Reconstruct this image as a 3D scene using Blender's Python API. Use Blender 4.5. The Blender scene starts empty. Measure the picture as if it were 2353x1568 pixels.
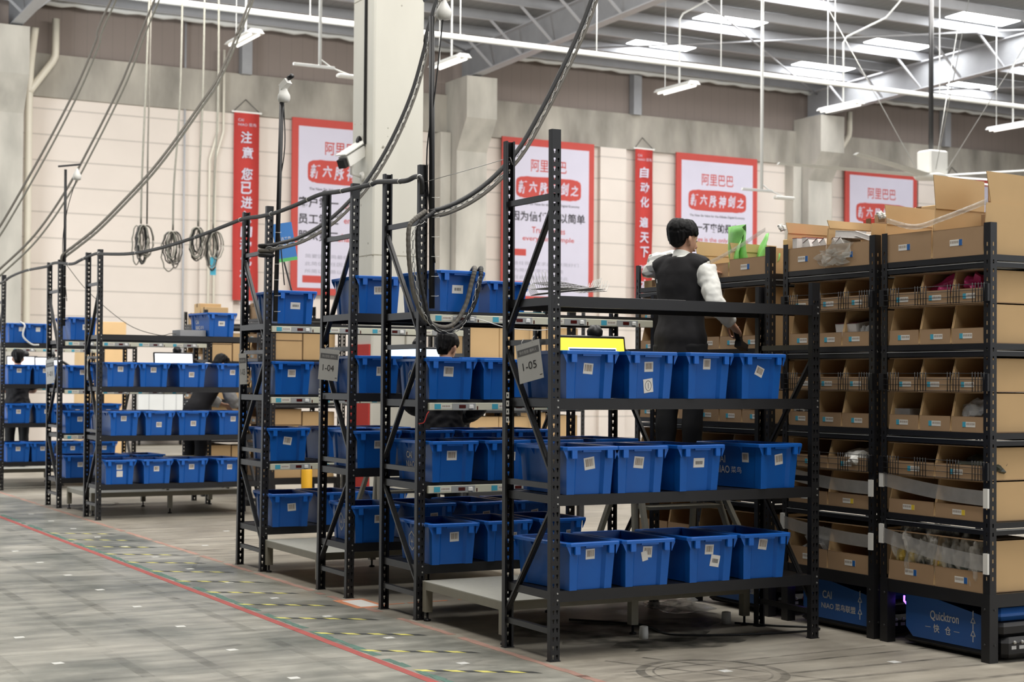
import bpy, math, random
from mathutils import Vector, Matrix
rnd = random.Random(11)
sc = bpy.context.scene
C = bpy.context.collection
PI = math.pi

# ---------------------------------------------------------------- camera
F_PX, PITCH, ROLL, YAW = 3691.38, math.radians(1.1372), math.radians(0.4453), math.radians(28.8686)
CAM = Vector((-4.5648, -7.8037, 1.575))
fw = Vector((math.sin(YAW) * math.cos(PITCH), math.cos(YAW) * math.cos(PITCH), math.sin(PITCH)))
r0 = Vector((math.cos(YAW), -math.sin(YAW), 0)); u0 = r0.cross(fw)
rv = r0 * math.cos(ROLL) + u0 * math.sin(ROLL); uv = -r0 * math.sin(ROLL) + u0 * math.cos(ROLL)
cd = bpy.data.cameras.new('camera'); cam = bpy.data.objects.new('camera', cd); C.objects.link(cam)
cam.matrix_world = Matrix(((rv.x, uv.x, -fw.x, CAM.x), (rv.y, uv.y, -fw.y, CAM.y), (rv.z, uv.z, -fw.z, CAM.z), (0, 0, 0, 1)))
cd.sensor_width = 36; cd.lens = 36 * F_PX / 2353; cd.shift_y = 18.88 / 2353
cd.clip_end = 200
cd.dof.use_dof = True; cd.dof.focus_distance = 10.6; cd.dof.aperture_fstop = 3.6
sc.camera = cam

# ---------------------------------------------------------------- world, lights, exposure
w = bpy.data.worlds.new('daylight'); sc.world = w; w.use_nodes = True
bg = w.node_tree.nodes['Background']
bg.inputs[0].default_value = (0.93, 0.96, 1.0, 1); bg.inputs[1].default_value = 2.1
vs = sc.view_settings; vs.view_transform = 'Standard'; vs.look = 'None'; vs.gamma = 1; vs.use_curve_mapping = False
vs.exposure = 0.0
sc.cycles.max_bounces = 6; sc.cycles.diffuse_bounces = 3; sc.cycles.glossy_bounces = 3; sc.cycles.transparent_max_bounces = 6; sc.cycles.caustics_reflective = False; sc.cycles.caustics_refractive = False
sc.cycles.use_adaptive_sampling = True; sc.cycles.adaptive_threshold = .025

def area(name, loc, sx, sy, power, rot=(0, 0, 0), col=(1, .97, .93)):
    d = bpy.data.lights.new(name, 'AREA'); d.shape = 'RECTANGLE'; d.size = sx; d.size_y = sy; d.energy = power; d.color = col
    o = bpy.data.objects.new(name, d); C.objects.link(o); o.location = loc; o.rotation_euler = rot
    return o
# unseen area lights, added over the hall for overhead light (above the frame)
for lx, ly, sx, sy, pw in ((-2, -6, 3, 9, 520), (1.5, 2, 1.6, 16, 950), (-3, 9, 2, 14, 620), (7, 3, 2, 16, 950), (14, 3, 2, 14, 700)):
    area('ceiling_fill_light', (lx, ly, 9.9), sx, sy, pw)
# more unseen area lights, added and tilted to brighten the back wall
for lx, ly, pw in ((3, 16.5, 1050), (10, 16.5, 600), (18, 16, 560), (27, 14, 700)):
    area('ceiling_fill_light', (lx, ly, 9.7), 6, 2, pw, (math.radians(38), 0, 0))

# daylight from the dock door in the far left of the hall
area('dock_door_daylight', (-10, 17, 3.2), 5, 4.5, 1700, (math.radians(90), 0, math.radians(-42)), (.9, .95, 1))

# ---------------------------------------------------------------- helpers
def lin(c):
    c = c / 255
    return c / 12.92 if c <= .04045 else ((c + .055) / 1.055) ** 2.4
def rgb(t): return (lin(t[0]), lin(t[1]), lin(t[2]), 1)

def mat(name, col, rough=.6, metal=0., var=.06, scale=6., bump=0., spec=.4, emit=0, alpha=None, trans=0.):
    m = bpy.data.materials.new(name); m.use_nodes = True
    nt = m.node_tree; N = nt.nodes; L = nt.links; b = N['Principled BSDF']
    b.inputs['Roughness'].default_value = rough; b.inputs['Metallic'].default_value = metal
    b.inputs['Specular IOR Level'].default_value = spec
    tc = N.new('ShaderNodeTexCoord'); no = N.new('ShaderNodeTexNoise'); no.inputs['Scale'].default_value = scale
    no.inputs['Detail'].default_value = 5
    L.new(tc.outputs['Object'], no.inputs['Vector'])
    mx = N.new('ShaderNodeMix'); mx.data_type = 'RGBA'
    c = rgb(col)
    mx.inputs[6].default_value = tuple(max(0, x * (1 - var * 2)) for x in c[:3]) + (1,)
    mx.inputs[7].default_value = tuple(min(1, x * (1 + var * 2)) for x in c[:3]) + (1,)
    L.new(no.outputs['Fac'], mx.inputs[0]); L.new(mx.outputs[2], b.inputs['Base Color'])
    if bump:
        bp = N.new('ShaderNodeBump'); bp.inputs['Strength'].default_value = bump; bp.inputs['Distance'].default_value = .01
        L.new(no.outputs['Fac'], bp.inputs['Height']); L.new(bp.outputs['Normal'], b.inputs['Normal'])
    if emit:
        b.inputs['Emission Color'].default_value = c; b.inputs['Emission Strength'].default_value = emit
    if alpha is not None: b.inputs['Alpha'].default_value = alpha
    if trans: b.inputs['Transmission Weight'].default_value = trans
    return m

M = {}
M['black'] = mat('black_steel', (27, 27, 29), .42, .0, .12, 9, .03, .4)
M['blackd'] = mat('black_plastic', (22, 22, 24), .4, .0, .1)
M['greyp'] = mat('grey_brace_steel', (42, 42, 43), .4, .0, .1, 9, .02, .5)
M['bin'] = mat('blue_plastic', (8, 88, 172), .42, 0, .1, 5, .04, .45)
M['binr'] = mat('blue_plastic_rim', (18, 98, 190), .38, 0, .06, 8, .02, .5)
M['white'] = mat('white_paper', (226, 224, 218), .7, 0, .03)
M['bar'] = mat('barcode_ink', (132, 112, 92), .7, 0, .15, 60)
M['ink'] = mat('dark_ink', (38, 36, 38), .7, 0, .1)
M['card'] = mat('cardboard', (202, 170, 126), .8, 0, .05, 4, .05, .2)
M['cardd'] = mat('cardboard_brown_shaded', (168, 139, 108), .8, 0, .06, 4, .05, .2)  # brown cardboard; also paints shade into the tray interiors
M['carde'] = mat('cardboard_edge', (120, 92, 64), .85, 0, .1, 30)
M['strip'] = mat('strip_ivory', (206, 205, 186), .5, 0, .03)
M['sky'] = mat('sticker_cyan', (70, 164, 190), .6, 0, .03)
M['navy'] = mat('sticker_blue', (30, 92, 160), .6, 0, .05)
M['yel'] = mat('sticker_yellow', (226, 196, 60), .6, 0, .05)
M['disp'] = mat('display_dark_red', (74, 22, 20), .2, 0, .1)
M['btn'] = mat('button_white', (240, 240, 236), .3, 0, .02)
M['gpan'] = mat('strip_grey', (160, 162, 162), .5, 0, .04)
M['plat'] = mat('platform_plate', (176, 175, 165), .55, .1, .06, 40, .15)
M['leg'] = mat('platform_steel', (140, 136, 122), .5, .1, .06, 8)
M['zinc'] = mat('galvanised', (176, 176, 172), .35, .6, .08, 20)
M['rope'] = mat('hose_grey', (120, 118, 108), .6, 0, .1, 30)
M['hose'] = mat('hose_black', (36, 36, 36), .5, 0, .1, 30)
M['hoseg'] = mat('hose_corrugated', (104, 100, 92), .5, 0, .1, 20)
M['dev'] = mat('device_white', (225, 224, 218), .4, 0, .02)
M['red'] = mat('banner_red', (184, 58, 52), .75, 0, .05, 3)
M['pred'] = mat('poster_red', (184, 74, 66), .75, 0, .04, 3)
M['pwhite'] = mat('poster_white', (200, 196, 210), .7, 0, .02, 2)
M['pgrey'] = mat('poster_text_grey', (150, 148, 160), .7, 0, .05)
M['pipe'] = mat('pvc_ivory', (222, 216, 200), .4, 0, .04, 3)
M['whitep'] = mat('painted_white_steel', (214, 215, 212), .4, 0, .04, 3)
M['steel'] = mat('rafter_grey', (178, 179, 182), .5, .1, .05, 3)
M['steeld'] = mat('rafter_web_grey', (152, 153, 155), .6, .1, .08, 3)
M['skin'] = mat('skin', (202, 156, 130), .5, 0, .05, 12, .02)
M['hair'] = mat('black_hair', (12, 11, 12), .55, 0, .3, 40, .2, .22)
M['vest'] = mat('vest_black', (32, 31, 33), .85, 0, .12, 14, .15)
M['shirt'] = mat('shirt_white', (228, 228, 222), .8, 0, .03, 10, .1)
M['hood'] = mat('hoodie_white', (214, 214, 212), .9, 0, .05, 10, .15)
M['trou'] = mat('trousers_black', (24, 24, 26), .85, 0, .1, 12, .1)
M['green'] = mat('green_pouch', (136, 206, 112), .35, 0, .12, 14, .3)
M['pink'] = mat('pink_pouch', (214, 62, 130), .4, 0, .15, 14, .3)
M['maroon'] = mat('maroon_cover', (92, 26, 38), .5, 0, .05)
M['booked'] = mat('book_pages', (228, 224, 220), .8, 0, .04, 50)
M['redbox'] = mat('red_carton', (204, 66, 58), .6, 0, .06)
M['film'] = mat('clear_film', (206, 206, 204), .15, 0, .1, 12, .5, .8, 0, .45)
M['strap'] = mat('clear_strap', (176, 174, 170), .35, 0, .1, 18, .2, .5, 0, .5)
M['filmb'] = mat('clear_film_thin', (200, 196, 186), .2, 0, .2, 22, .6, .7, 0, .3)
M['snack'] = mat('snack_pack', (206, 160, 70), .4, 0, .5, 16, .3)
M['snackd'] = mat('dark_pouch', (66, 70, 62), .35, 0, .4, 16, .3)
M['robot'] = mat('robot_blue', (36, 84, 150), .4, 0, .05, 3)
M['robotd'] = mat('robot_black', (20, 20, 22), .35, 0, .1)
M['led'] = mat('led_violet', (120, 80, 255), .5, 0, 0, 5, 0, .4, 6)
M['orange'] = mat('orange_plastic', (226, 112, 50), .45, 0, .05)
M['estop'] = mat('stop_button_red', (190, 60, 46), .4, 0, .05)
M['scr'] = mat('screen_yellow', (250, 224, 70), .3, 0, .02, 5, 0, .3, 1.0)
M['scw'] = mat('screen_white', (244, 244, 250), .3, 0, .01, 5, 0, .3, 1.3)
M['scb'] = mat('screen_pale_blue', (206, 228, 244), .3, 0, .02, 5, 0, .3, 1.0)
M['lamp'] = mat('lamp_tube', (255, 252, 244), .5, 0, 0, 5, 0, .4, 1.6)
M['skyl'] = mat('skylight_panel', (250, 252, 255), .5, 0, .03, 1.5, 0, .4, 16)
M['tapey'] = mat('tape_yellow', (216, 208, 110), .6, 0, .15, 20)
M['tapek'] = mat('tape_black', (56, 58, 56), .6, 0, .2, 20)
M['liner'] = mat('floor_paint_red', (168, 84, 78), .6, 0, .12, 9)
M['linef'] = mat('floor_paint_faded', (172, 136, 122), .7, 0, .2, 5)
M['lineg'] = mat('floor_paint_green', (88, 118, 106), .65, 0, .2, 12)
M['lineo'] = mat('floor_tape_orange', (214, 142, 104), .65, 0, .15, 12)
M['stick'] = mat('floor_sticker', (214, 214, 208), .6, 0, .08, 40)
M['bol'] = mat('bollard_yellow', (226, 172, 44), .5, 0, .05)
M['bsign'] = mat('sign_blue', (66, 128, 196), .55, 0, .05, 3)
M['gsign'] = mat('sign_green', (96, 190, 110), .55, 0, .03)
M['tag'] = mat('grey_card', (192, 192, 190), .7, 0, .03)
M['tagd'] = mat('grey_card_band', (106, 106, 108), .7, 0, .05)

class MB:
    """collects shapes and links them as one mesh object"""
    def __init__(s): s.v = []; s.f = []; s.m = []; s.mats = []; s.sm = []
    def mi(s, m):
        if m not in s.mats: s.mats.append(m)
        return s.mats.index(m)
    def add(s, vs, fs, m, smooth=False):
        o = len(s.v); s.v += [tuple(v) for v in vs]; k = s.mi(m)
        for f in fs: s.f.append(tuple(i + o for i in f)); s.m.append(k); s.sm.append(smooth)
    def box(s, x0, x1, y0, y1, z0, z1, m, T=None):
        vs = [Vector((x, y, z)) for z in (z0, z1) for y in (y0, y1) for x in (x0, x1)]
        if T: vs = [T @ v for v in vs]
        s.add(vs, [(0, 2, 3, 1), (4, 5, 7, 6), (0, 1, 5, 4), (2, 6, 7, 3), (0, 4, 6, 2), (1, 3, 7, 5)], m)
    def bbox(s, x0, x1, y0, y1, z0, z1, m, b=.004, T=None):
        """box with bevelled vertical and horizontal edges"""
        vs = []; fs = []
        def ring(ins, z): return [(x0 + ins + b, y0 + ins, z), (x1 - ins - b, y0 + ins, z), (x1 - ins, y0 + ins + b, z), (x1 - ins, y1 - ins - b, z), (x1 - ins - b, y1 - ins, z), (x0 + ins + b, y1 - ins, z), (x0 + ins, y1 - ins - b, z), (x0 + ins, y0 + ins + b, z)]
        rs = [ring(b, z0), ring(0, z0 + b), ring(0, z1 - b), ring(b, z1)]
        for r in rs: vs += [Vector(p) for p in r]
        for k in range(3):
            for i in range(8): j = (i + 1) % 8; fs.append((k * 8 + i, k * 8 + j, k * 8 + 8 + j, k * 8 + 8 + i))
        fs.append(tuple(range(7, -1, -1))); fs.append(tuple(range(24, 32)))
        if T: vs = [T @ v for v in vs]
        s.add(vs, fs, m)
    def quad(s, pts, m): s.add(pts, [tuple(range(len(pts)))], m)
    def slab(s, c, ux, uy, n, w, h, t, m):
        """thin rectangular plate centred at c, axes ux, uy, thickness t along n"""
        c = Vector(c); ux = Vector(ux).normalized() * w / 2; uy = Vector(uy).normalized() * h / 2; n = Vector(n).normalized() * t
        b = [c - ux - uy, c + ux - uy, c + ux + uy, c - ux + uy]
        s.add(b + [p + n for p in b], [(3, 2, 1, 0), (4, 5, 6, 7), (0, 1, 5, 4), (1, 2, 6, 5), (2, 3, 7, 6), (3, 0, 4, 7)], m)
    def bar(s, p0, p1, w, h, m, up=(0, 0, 1)):
        p0 = Vector(p0); p1 = Vector(p1); d = (p1 - p0)
        if d.length < 1e-6: return
        d.normalize(); u = Vector(up)
        if abs(d.dot(u)) > .98: u = Vector((0, 1, 0))
        a = d.cross(u).normalized() * w / 2; b = a.cross(d).normalized() * h / 2
        vs = [p + q for p in (p0, p1) for q in (-a - b, a - b, a + b, -a + b)]
        s.add(vs, [(0, 3, 2, 1), (4, 5, 6, 7), (0, 1, 5, 4), (1, 2, 6, 5), (2, 3, 7, 6), (3, 0, 4, 7)], m)
    def tube(s, pts, r, m, n=8, closed=False, smooth=True):
        pts = [Vector(p) for p in pts]; N = len(pts)
        rr = r if isinstance(r, (list, tuple)) else [r] * N
        t0 = (pts[1] - pts[0]).normalized(); a = t0.orthogonal().normalized()
        vs = []; pv = t0
        for i in range(N):
            t = (pts[min(i + 1, N - 1)] - pts[max(i - 1, 0)])
            t = t.normalized() if t.length > 1e-9 else pv
            a = (a - t * a.dot(t)); a = a.normalized() if a.length > 1e-6 else t.orthogonal().normalized()
            b = t.cross(a); pv = t
            e = rr[i] if isinstance(rr[i], (list, tuple)) else (rr[i], rr[i])
            for k in range(n): an = 2 * PI * k / n; vs.append(pts[i] + a * math.cos(an) * e[0] + b * math.sin(an) * e[1])
        fs = [(i * n + k, i * n + (k + 1) % n, (i + 1) * n + (k + 1) % n, (i + 1) * n + k) for i in range(N - 1) for k in range(n)]
        fs += [tuple(range(n - 1, -1, -1)), tuple(range((N - 1) * n, N * n))]
        s.add(vs, fs, m, smooth)
    def lathe(s, prof, c, m, n=16, axis=(0, 0, 1), smooth=True):
        ax = Vector(axis).normalized(); a = ax.orthogonal().normalized(); b = ax.cross(a); c = Vector(c)
        vs = [c + ax * z + (a * math.cos(2 * PI * k / n) + b * math.sin(2 * PI * k / n)) * r for r, z in prof for k in range(n)]
        N = len(prof)
        fs = [(i * n + k, i * n + (k + 1) % n, (i + 1) * n + (k + 1) % n, (i + 1) * n + k) for i in range(N - 1) for k in range(n)]
        fs += [tuple(range(n - 1, -1, -1)), tuple(range((N - 1) * n, N * n))]
        s.add(vs, fs, m, smooth)
    def prism(s, poly, e, m):
        """polygon (3D points) swept by vector e"""
        n = len(poly); p = [Vector(q) for q in poly]; e = Vector(e)
        s.add(p + [q + e for q in p], [tuple(range(n - 1, -1, -1)), tuple(range(n, 2 * n))] + [(i, (i + 1) % n, n + (i + 1) % n, n + i) for i in range(n)], m)
    def loft(s, rings, m, cap=True, smooth=False):
        n = len(rings[0]); vs = [p for r in rings for p in r]
        fs = [(i * n + k, i * n + (k + 1) % n, (i + 1) * n + (k + 1) % n, (i + 1) * n + k) for i in range(len(rings) - 1) for k in range(n)]
        if cap: fs += [tuple(range(n - 1, -1, -1)), tuple(range((len(rings) - 1) * n, len(rings) * n))]
        s.add(vs, fs, m, smooth)
    def text(s, txt, c, ux, uy, h, m, w=None, bold=0., lift=.0015):
        me = glyphs(txt, bold)
        if not me: return
        vs, fs, (x0, x1, y0, y1) = me
        ux = Vector(ux).normalized(); uy = Vector(uy).normalized(); n = ux.cross(uy)
        k = h / max(1e-6, y1 - y0); kx = k if w is None else w / max(1e-6, x1 - x0)
        cx, cy = (x0 + x1) / 2, (y0 + y1) / 2; c = Vector(c) + n * lift
        s.add([c + ux * (v[0] - cx) * kx + uy * (v[1] - cy) * k for v in vs], fs, m)
    def build(s, name, parent=None, loc=None, mods=None):
        me = bpy.data.meshes.new(name); me.from_pydata(s.v, [], s.f)
        for m in s.mats: me.materials.append(M[m])
        me.polygons.foreach_set('material_index', s.m); me.polygons.foreach_set('use_smooth', s.sm)
        me.update()
        o = bpy.data.objects.new(name, me); C.objects.link(o)
        if parent: o.parent = parent
        if loc: o.location = loc
        return o

_gl = {}
def glyphs(txt, bold):
    key = (txt, bold)
    if key in _gl: return _gl[key]
    cu = bpy.data.curves.new('glyph', 'FONT'); cu.body = txt; cu.offset = bold; cu.resolution_u = 3; cu.fill_mode = 'FRONT'
    o = bpy.data.objects.new('glyph', cu); C.objects.link(o)
    dg = bpy.context.evaluated_depsgraph_get(); me = bpy.data.meshes.new_from_object(o.evaluated_get(dg))
    vs = [tuple(v.co) for v in me.vertices]; fs = [tuple(p.vertices) for p in me.polygons]
    bpy.data.objects.remove(o); bpy.data.curves.remove(cu); bpy.data.meshes.remove(me)
    if not vs: _gl[key] = None; return None
    xs = [v[0] for v in vs]; ys = [v[1] for v in vs]
    _gl[key] = (vs, fs, (min(xs), max(xs), min(ys), max(ys)))
    return _gl[key]

def tag(o, label, cat, group=None):
    o['label'] = label; o['category'] = cat
    if group: o['group'] = group
    return o
def thing(name, label, cat, loc=(0, 0, 0), rotz=0, group=None):
    o = bpy.data.objects.new(name, None); C.objects.link(o); o.empty_display_size = .1
    o.location = loc; o.rotation_euler = (0, 0, rotz)
    return tag(o, label, cat, group)
def struct(o): o['kind'] = 'structure'; return o
def dup(root, loc=None, rotz=None, label=None, group=None, parent=None):
    r = root.copy(); C.objects.link(r)
    if loc is not None: r.location = loc
    if rotz is not None: r.rotation_euler = (0, 0, rotz)
    if label: r['label'] = label
    if group: r['group'] = group
    if parent: r.parent = parent
    for ch in list(root.children): dup(ch, parent=r)
    return r
def copy_part(src, name, parent, loc, rot=(0, 0, 0)):
    c = src.copy(); c.name = name; C.objects.link(c); c.parent = parent; c.location = loc; c.rotation_euler = rot
    return c
def smooth_path(pts, k=6):
    """Catmull-Rom resampling"""
    P = [Vector(p) for p in pts]; P = [P[0] * 2 - P[1]] + P + [P[-1] * 2 - P[-2]]; out = []
    for i in range(1, len(P) - 2):
        a, b, c, d = P[i - 1:i + 3]
        for j in range(k):
            t = j / k
            out.append(.5 * ((2 * b) + (c - a) * t + (2 * a - 5 * b + 4 * c - d) * t * t + (3 * b - a - 3 * c + d) * t ** 3))
    out.append(P[-2]); return out
# ---------------------------------------------------------------- setting
def floor_mat():
    m = bpy.data.materials.new('concrete_floor'); m.use_nodes = True; nt = m.node_tree; N = nt.nodes; L = nt.links; b = N['Principled BSDF']
    tc = N.new('ShaderNodeTexCoord'); sx = N.new('ShaderNodeSeparateXYZ'); L.new(tc.outputs['Object'], sx.inputs[0])
    def noise(scale, det, sc3=None, rough=.6):
        n = N.new('ShaderNodeTexNoise'); n.inputs['Scale'].default_value = scale; n.inputs['Detail'].default_value = det; n.inputs['Roughness'].default_value = rough
        if sc3:
            mp = N.new('ShaderNodeMapping'); mp.inputs['Scale'].default_value = sc3; L.new(tc.outputs['Object'], mp.inputs['Vector']); L.new(mp.outputs[0], n.inputs['Vector'])
        else: L.new(tc.outputs['Object'], n.inputs['Vector'])
        return n
    def ramp(src, stops):
        r = N.new('ShaderNodeValToRGB'); el = r.color_ramp.elements
        while len(el) < len(stops): el.new(.5)
        for e, (p, c) in zip(el, stops): e.position = p; e.color = rgb(c)
        L.new(src, r.inputs[0]); return r
    n1 = noise(1.1, 8, (1, 1, 1)); n2 = noise(2.2, 7, (.45, 3.2, 1)); n3 = noise(9, 6)
    aisle = ramp(n1.outputs['Fac'], [(.36, (120, 122, 114)), (.5, (160, 159, 149)), (.64, (184, 181, 169))])
    inner = ramp(n1.outputs['Fac'], [(.32, (138, 131, 118)), (.52, (162, 155, 141)), (.7, (176, 170, 156))])
    ms = N.new('ShaderNodeMapRange'); ms.inputs[1].default_value = -.14; ms.inputs[2].default_value = -.06; L.new(sx.outputs[0], ms.inputs[0])
    mx = N.new('ShaderNodeMix'); mx.data_type = 'RGBA'; L.new(ms.outputs[0], mx.inputs[0]); L.new(aisle.outputs[0], mx.inputs[6]); L.new(inner.outputs[0], mx.inputs[7])
    st = N.new('ShaderNodeMapRange'); st.inputs[1].default_value = .36; st.inputs[2].default_value = .66; st.inputs[3].default_value = .74; st.inputs[4].default_value = 1.1; L.new(n2.outputs['Fac'], st.inputs[0])
    sp = N.new('ShaderNodeMapRange'); sp.inputs[1].default_value = .3; sp.inputs[2].default_value = .7; sp.inputs[3].default_value = .93; sp.inputs[4].default_value = 1.06; L.new(n3.outputs['Fac'], sp.inputs[0])
    mu = N.new('ShaderNodeMath'); mu.operation = 'MULTIPLY'; L.new(st.outputs[0], mu.inputs[0]); L.new(sp.outputs[0], mu.inputs[1])
    vm = N.new('ShaderNodeVectorMath'); vm.operation = 'SCALE'; L.new(mx.outputs[2], vm.inputs[0]); L.new(mu.outputs[0], vm.inputs['Scale'])
    L.new(vm.outputs[0], b.inputs['Base Color'])
    ro = N.new('ShaderNodeMapRange'); ro.inputs[3].default_value = .2; ro.inputs[4].default_value = .44; L.new(n2.outputs['Fac'], ro.inputs[0])
    ro2 = N.new('ShaderNodeMath'); ro2.operation = 'MULTIPLY_ADD'; L.new(ms.outputs[0], ro2.inputs[0]); ro2.inputs[1].default_value = .2; L.new(ro.outputs[0], ro2.inputs[2])
    L.new(ro2.outputs[0], b.inputs['Roughness']); b.inputs['Specular IOR Level'].default_value = .4
    return m
def lined_wall(name, col, line, pitch, off, axis, dark=.72):
    m = mat(name, col, .85, 0, .03, 1.2); nt = m.node_tree; N = nt.nodes; L = nt.links; b = N['Principled BSDF']
    src = b.inputs['Base Color'].links[0].from_socket
    tc = N.new('ShaderNodeTexCoord'); sx = N.new('ShaderNodeSeparateXYZ'); L.new(tc.outputs['Object'], sx.inputs[0])
    a = N.new('ShaderNodeMath'); a.operation = 'ADD'; L.new(sx.outputs[axis], a.inputs[0]); a.inputs[1].default_value = 100 * pitch - off
    mo = N.new('ShaderNodeMath'); mo.operation = 'MODULO'; L.new(a.outputs[0], mo.inputs[0]); mo.inputs[1].default_value = pitch
    lt = N.new('ShaderNodeMath'); lt.operation = 'LESS_THAN'; L.new(mo.outputs[0], lt.inputs[0]); lt.inputs[1].default_value = line
    mx = N.new('ShaderNodeMix'); mx.data_type = 'RGBA'; L.new(lt.outputs[0], mx.inputs[0]); L.new(src, mx.inputs[6])
    mx.inputs[7].default_value = tuple(x * dark for x in rgb(col)[:3]) + (1,)
    L.new(mx.outputs[2], b.inputs['Base Color']); return m
def concrete(name, col, amt=.16, scale=1.6, stretch=(1, 1, .35)):
    m = mat(name, col, .9, 0, amt, scale, .25); nt = m.node_tree; N = nt.nodes; L = nt.links
    no = [n for n in N if n.type == 'TEX_NOISE'][0]; mp = N.new('ShaderNodeMapping'); mp.inputs['Scale'].default_value = stretch
    tc = [n for n in N if n.type == 'TEX_COORD'][0]; L.new(tc.outputs['Object'], mp.inputs['Vector']); L.new(mp.outputs[0], no.inputs['Vector']); no.inputs['Detail'].default_value = 9
    return m
M['floor'] = floor_mat()
M['alc'] = lined_wall('wall_panels', (216, 206, 196), .035, .6, 0, 2)
M['clad'] = lined_wall('wall_cladding', (134, 123, 116), .02, .3, 0, 0, .9)
M['roofp'] = lined_wall('roof_sheet', (140, 141, 142), .03, .25, 0, 0, .86)
M['conc'] = concrete('concrete_beam', (156, 151, 141), .45, 1.4)
M['concw'] = concrete('concrete_wall_column', (182, 178, 168), .28)
M['concl'] = concrete('concrete_column_pale', (203, 201, 191), .08, 1.2)
M['hole'] = mat('tie_hole', (160, 157, 146), .9, 0, .2, 20)
M['joint'] = mat('formwork_joint', (140, 136, 122), .9, 0, .2, 20)
M['tyre'] = None
def tyre_mat(nm, a0, a1):
    m = mat(nm, (62, 62, 58), .7, 0, .1, 12); nt = m.node_tree; N = nt.nodes; L = nt.links; b = N['Principled BSDF']
    tc = N.new('ShaderNodeTexCoord'); no = N.new('ShaderNodeTexNoise'); no.inputs['Scale'].default_value = 5; no.inputs['Detail'].default_value = 6; L.new(tc.outputs['Object'], no.inputs['Vector'])
    mr = N.new('ShaderNodeMapRange'); mr.inputs[1].default_value = .35; mr.inputs[2].default_value = .7; mr.inputs[3].default_value = a0; mr.inputs[4].default_value = a1
    L.new(no.outputs['Fac'], mr.inputs[0]); L.new(mr.outputs[0], b.inputs['Alpha']); return m
M['tyre'] = tyre_mat('tyre_rubber_mark', .06, .5); M['tyref'] = tyre_mat('tyre_faint_mark', .0, .2); M['stain_shade'] = tyre_mat('oil_stain_shade', .0, .75)  # the last one is oil plus painted-in rack shade

M['darkwall'] = lined_wall('blocker_dark_cladding', (84, 84, 86), .02, .3, 0, 1, .9)  # dark tone keeps the added walls from bouncing light into the trays
b = MB(); b.box(-16, 46, -16, 30.2, -.2, 0, 'floor'); struct(b.build('floor'))
b = MB(); b.box(-14.2, -14, -16, 30, 0, 11.7, 'darkwall'); struct(b.build('wall_left_blocker'))  # unseen wall, added to shut out world light from the left
b = MB(); b.box(45.8, 46, -16, 30, 0, 11.7, 'alc'); struct(b.build('wall_right'))
b = MB(); b.box(-14, 2.5, -16.2, -16, 0, 11.7, 'darkwall'); b.box(2.5, 46, -16.2, -16, 0, 2.6, 'alc'); struct(b.build('wall_front_blocker'))  # unseen wall, shaped so world light enters only high on the right
b = MB()
b.box(-6, 46, 30, 30.25, 0, 8.1, 'alc'); b.box(-6, 46, 29.9, 30.25, 8.08, 9.08, 'conc'); b.box(-6, 46, 30.02, 30.25, 9.08, 11.2, 'clad')
for x0 in (7.55, 18.95, 30.62): b.box(x0, x0 + .85, 29.86, 30, 0, 8.08, 'alc')
struct(b.build('wall_back'))
SL = .027
def zr(y): return 10.45 + (30 - y) * SL
b = MB(); b.add([(-16, 30.3, zr(30.3)), (46, 30.3, zr(30.3)), (46, -16, zr(-16)), (-16, -16, zr(-16)), (-16, 30.3, zr(30.3) + .15), (46, 30.3, zr(30.3) + .15), (46, -16, zr(-16) + .15), (-16, -16, zr(-16) + .15)],
                [(0, 3, 2, 1), (4, 5, 6, 7), (0, 1, 5, 4), (1, 2, 6, 5), (2, 3, 7, 6), (3, 0, 4, 7)], 'roofp')
struct(b.build('ceiling'))
nt_ = [0]
def trim(b):
    nt_[0] += 1; return struct(b.build('trim_%d' % nt_[0]))
# roof purlins along X
for k in range(12):
    y = 29.35 - 1.5 * k; z = zr(y) - .02
    b = MB(); b.prism([(-6, y, z), (-6, y + .012, z), (-6, y + .012, z - .24), (-6, y - .075, z - .24), (-6, y - .075, z - .225), (-6, y, z - .225)], (52, 0, 0), 'steel'); trim(b)
# rafters along Y with flange braces
for xr in (2.95, 14.55, 26.1):
    b = MB(); y0, y1 = 29.7, 6.0
    for dz0, dz1, hw, m in ((-1.02, -.99, .13, 'steel'), (-.99, -.3, .008, 'steeld'), (-.3, -.27, .13, 'steel')):
        b.add([(xr - hw, y0, zr(y0) + dz0), (xr + hw, y0, zr(y0) + dz0), (xr + hw, y1, zr(y1) + dz0), (xr - hw, y1, zr(y1) + dz0),
               (xr - hw, y0, zr(y0) + dz1), (xr + hw, y0, zr(y0) + dz1), (xr + hw, y1, zr(y1) + dz1), (xr - hw, y1, zr(y1) + dz1)],
              [(0, 3, 2, 1), (4, 5, 6, 7), (0, 1, 5, 4), (1, 2, 6, 5), (2, 3, 7, 6), (3, 0, 4, 7)], m)
    for k in range(1, 12, 1):
        y = 29.35 - 1.5 * k
        for sgn in (-1, 1): b.bar((xr + sgn * .1, y, zr(y) - .98), (xr + sgn * .95, y, zr(y) - .24), .05, .05, 'steel')
    trim(b)
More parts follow.
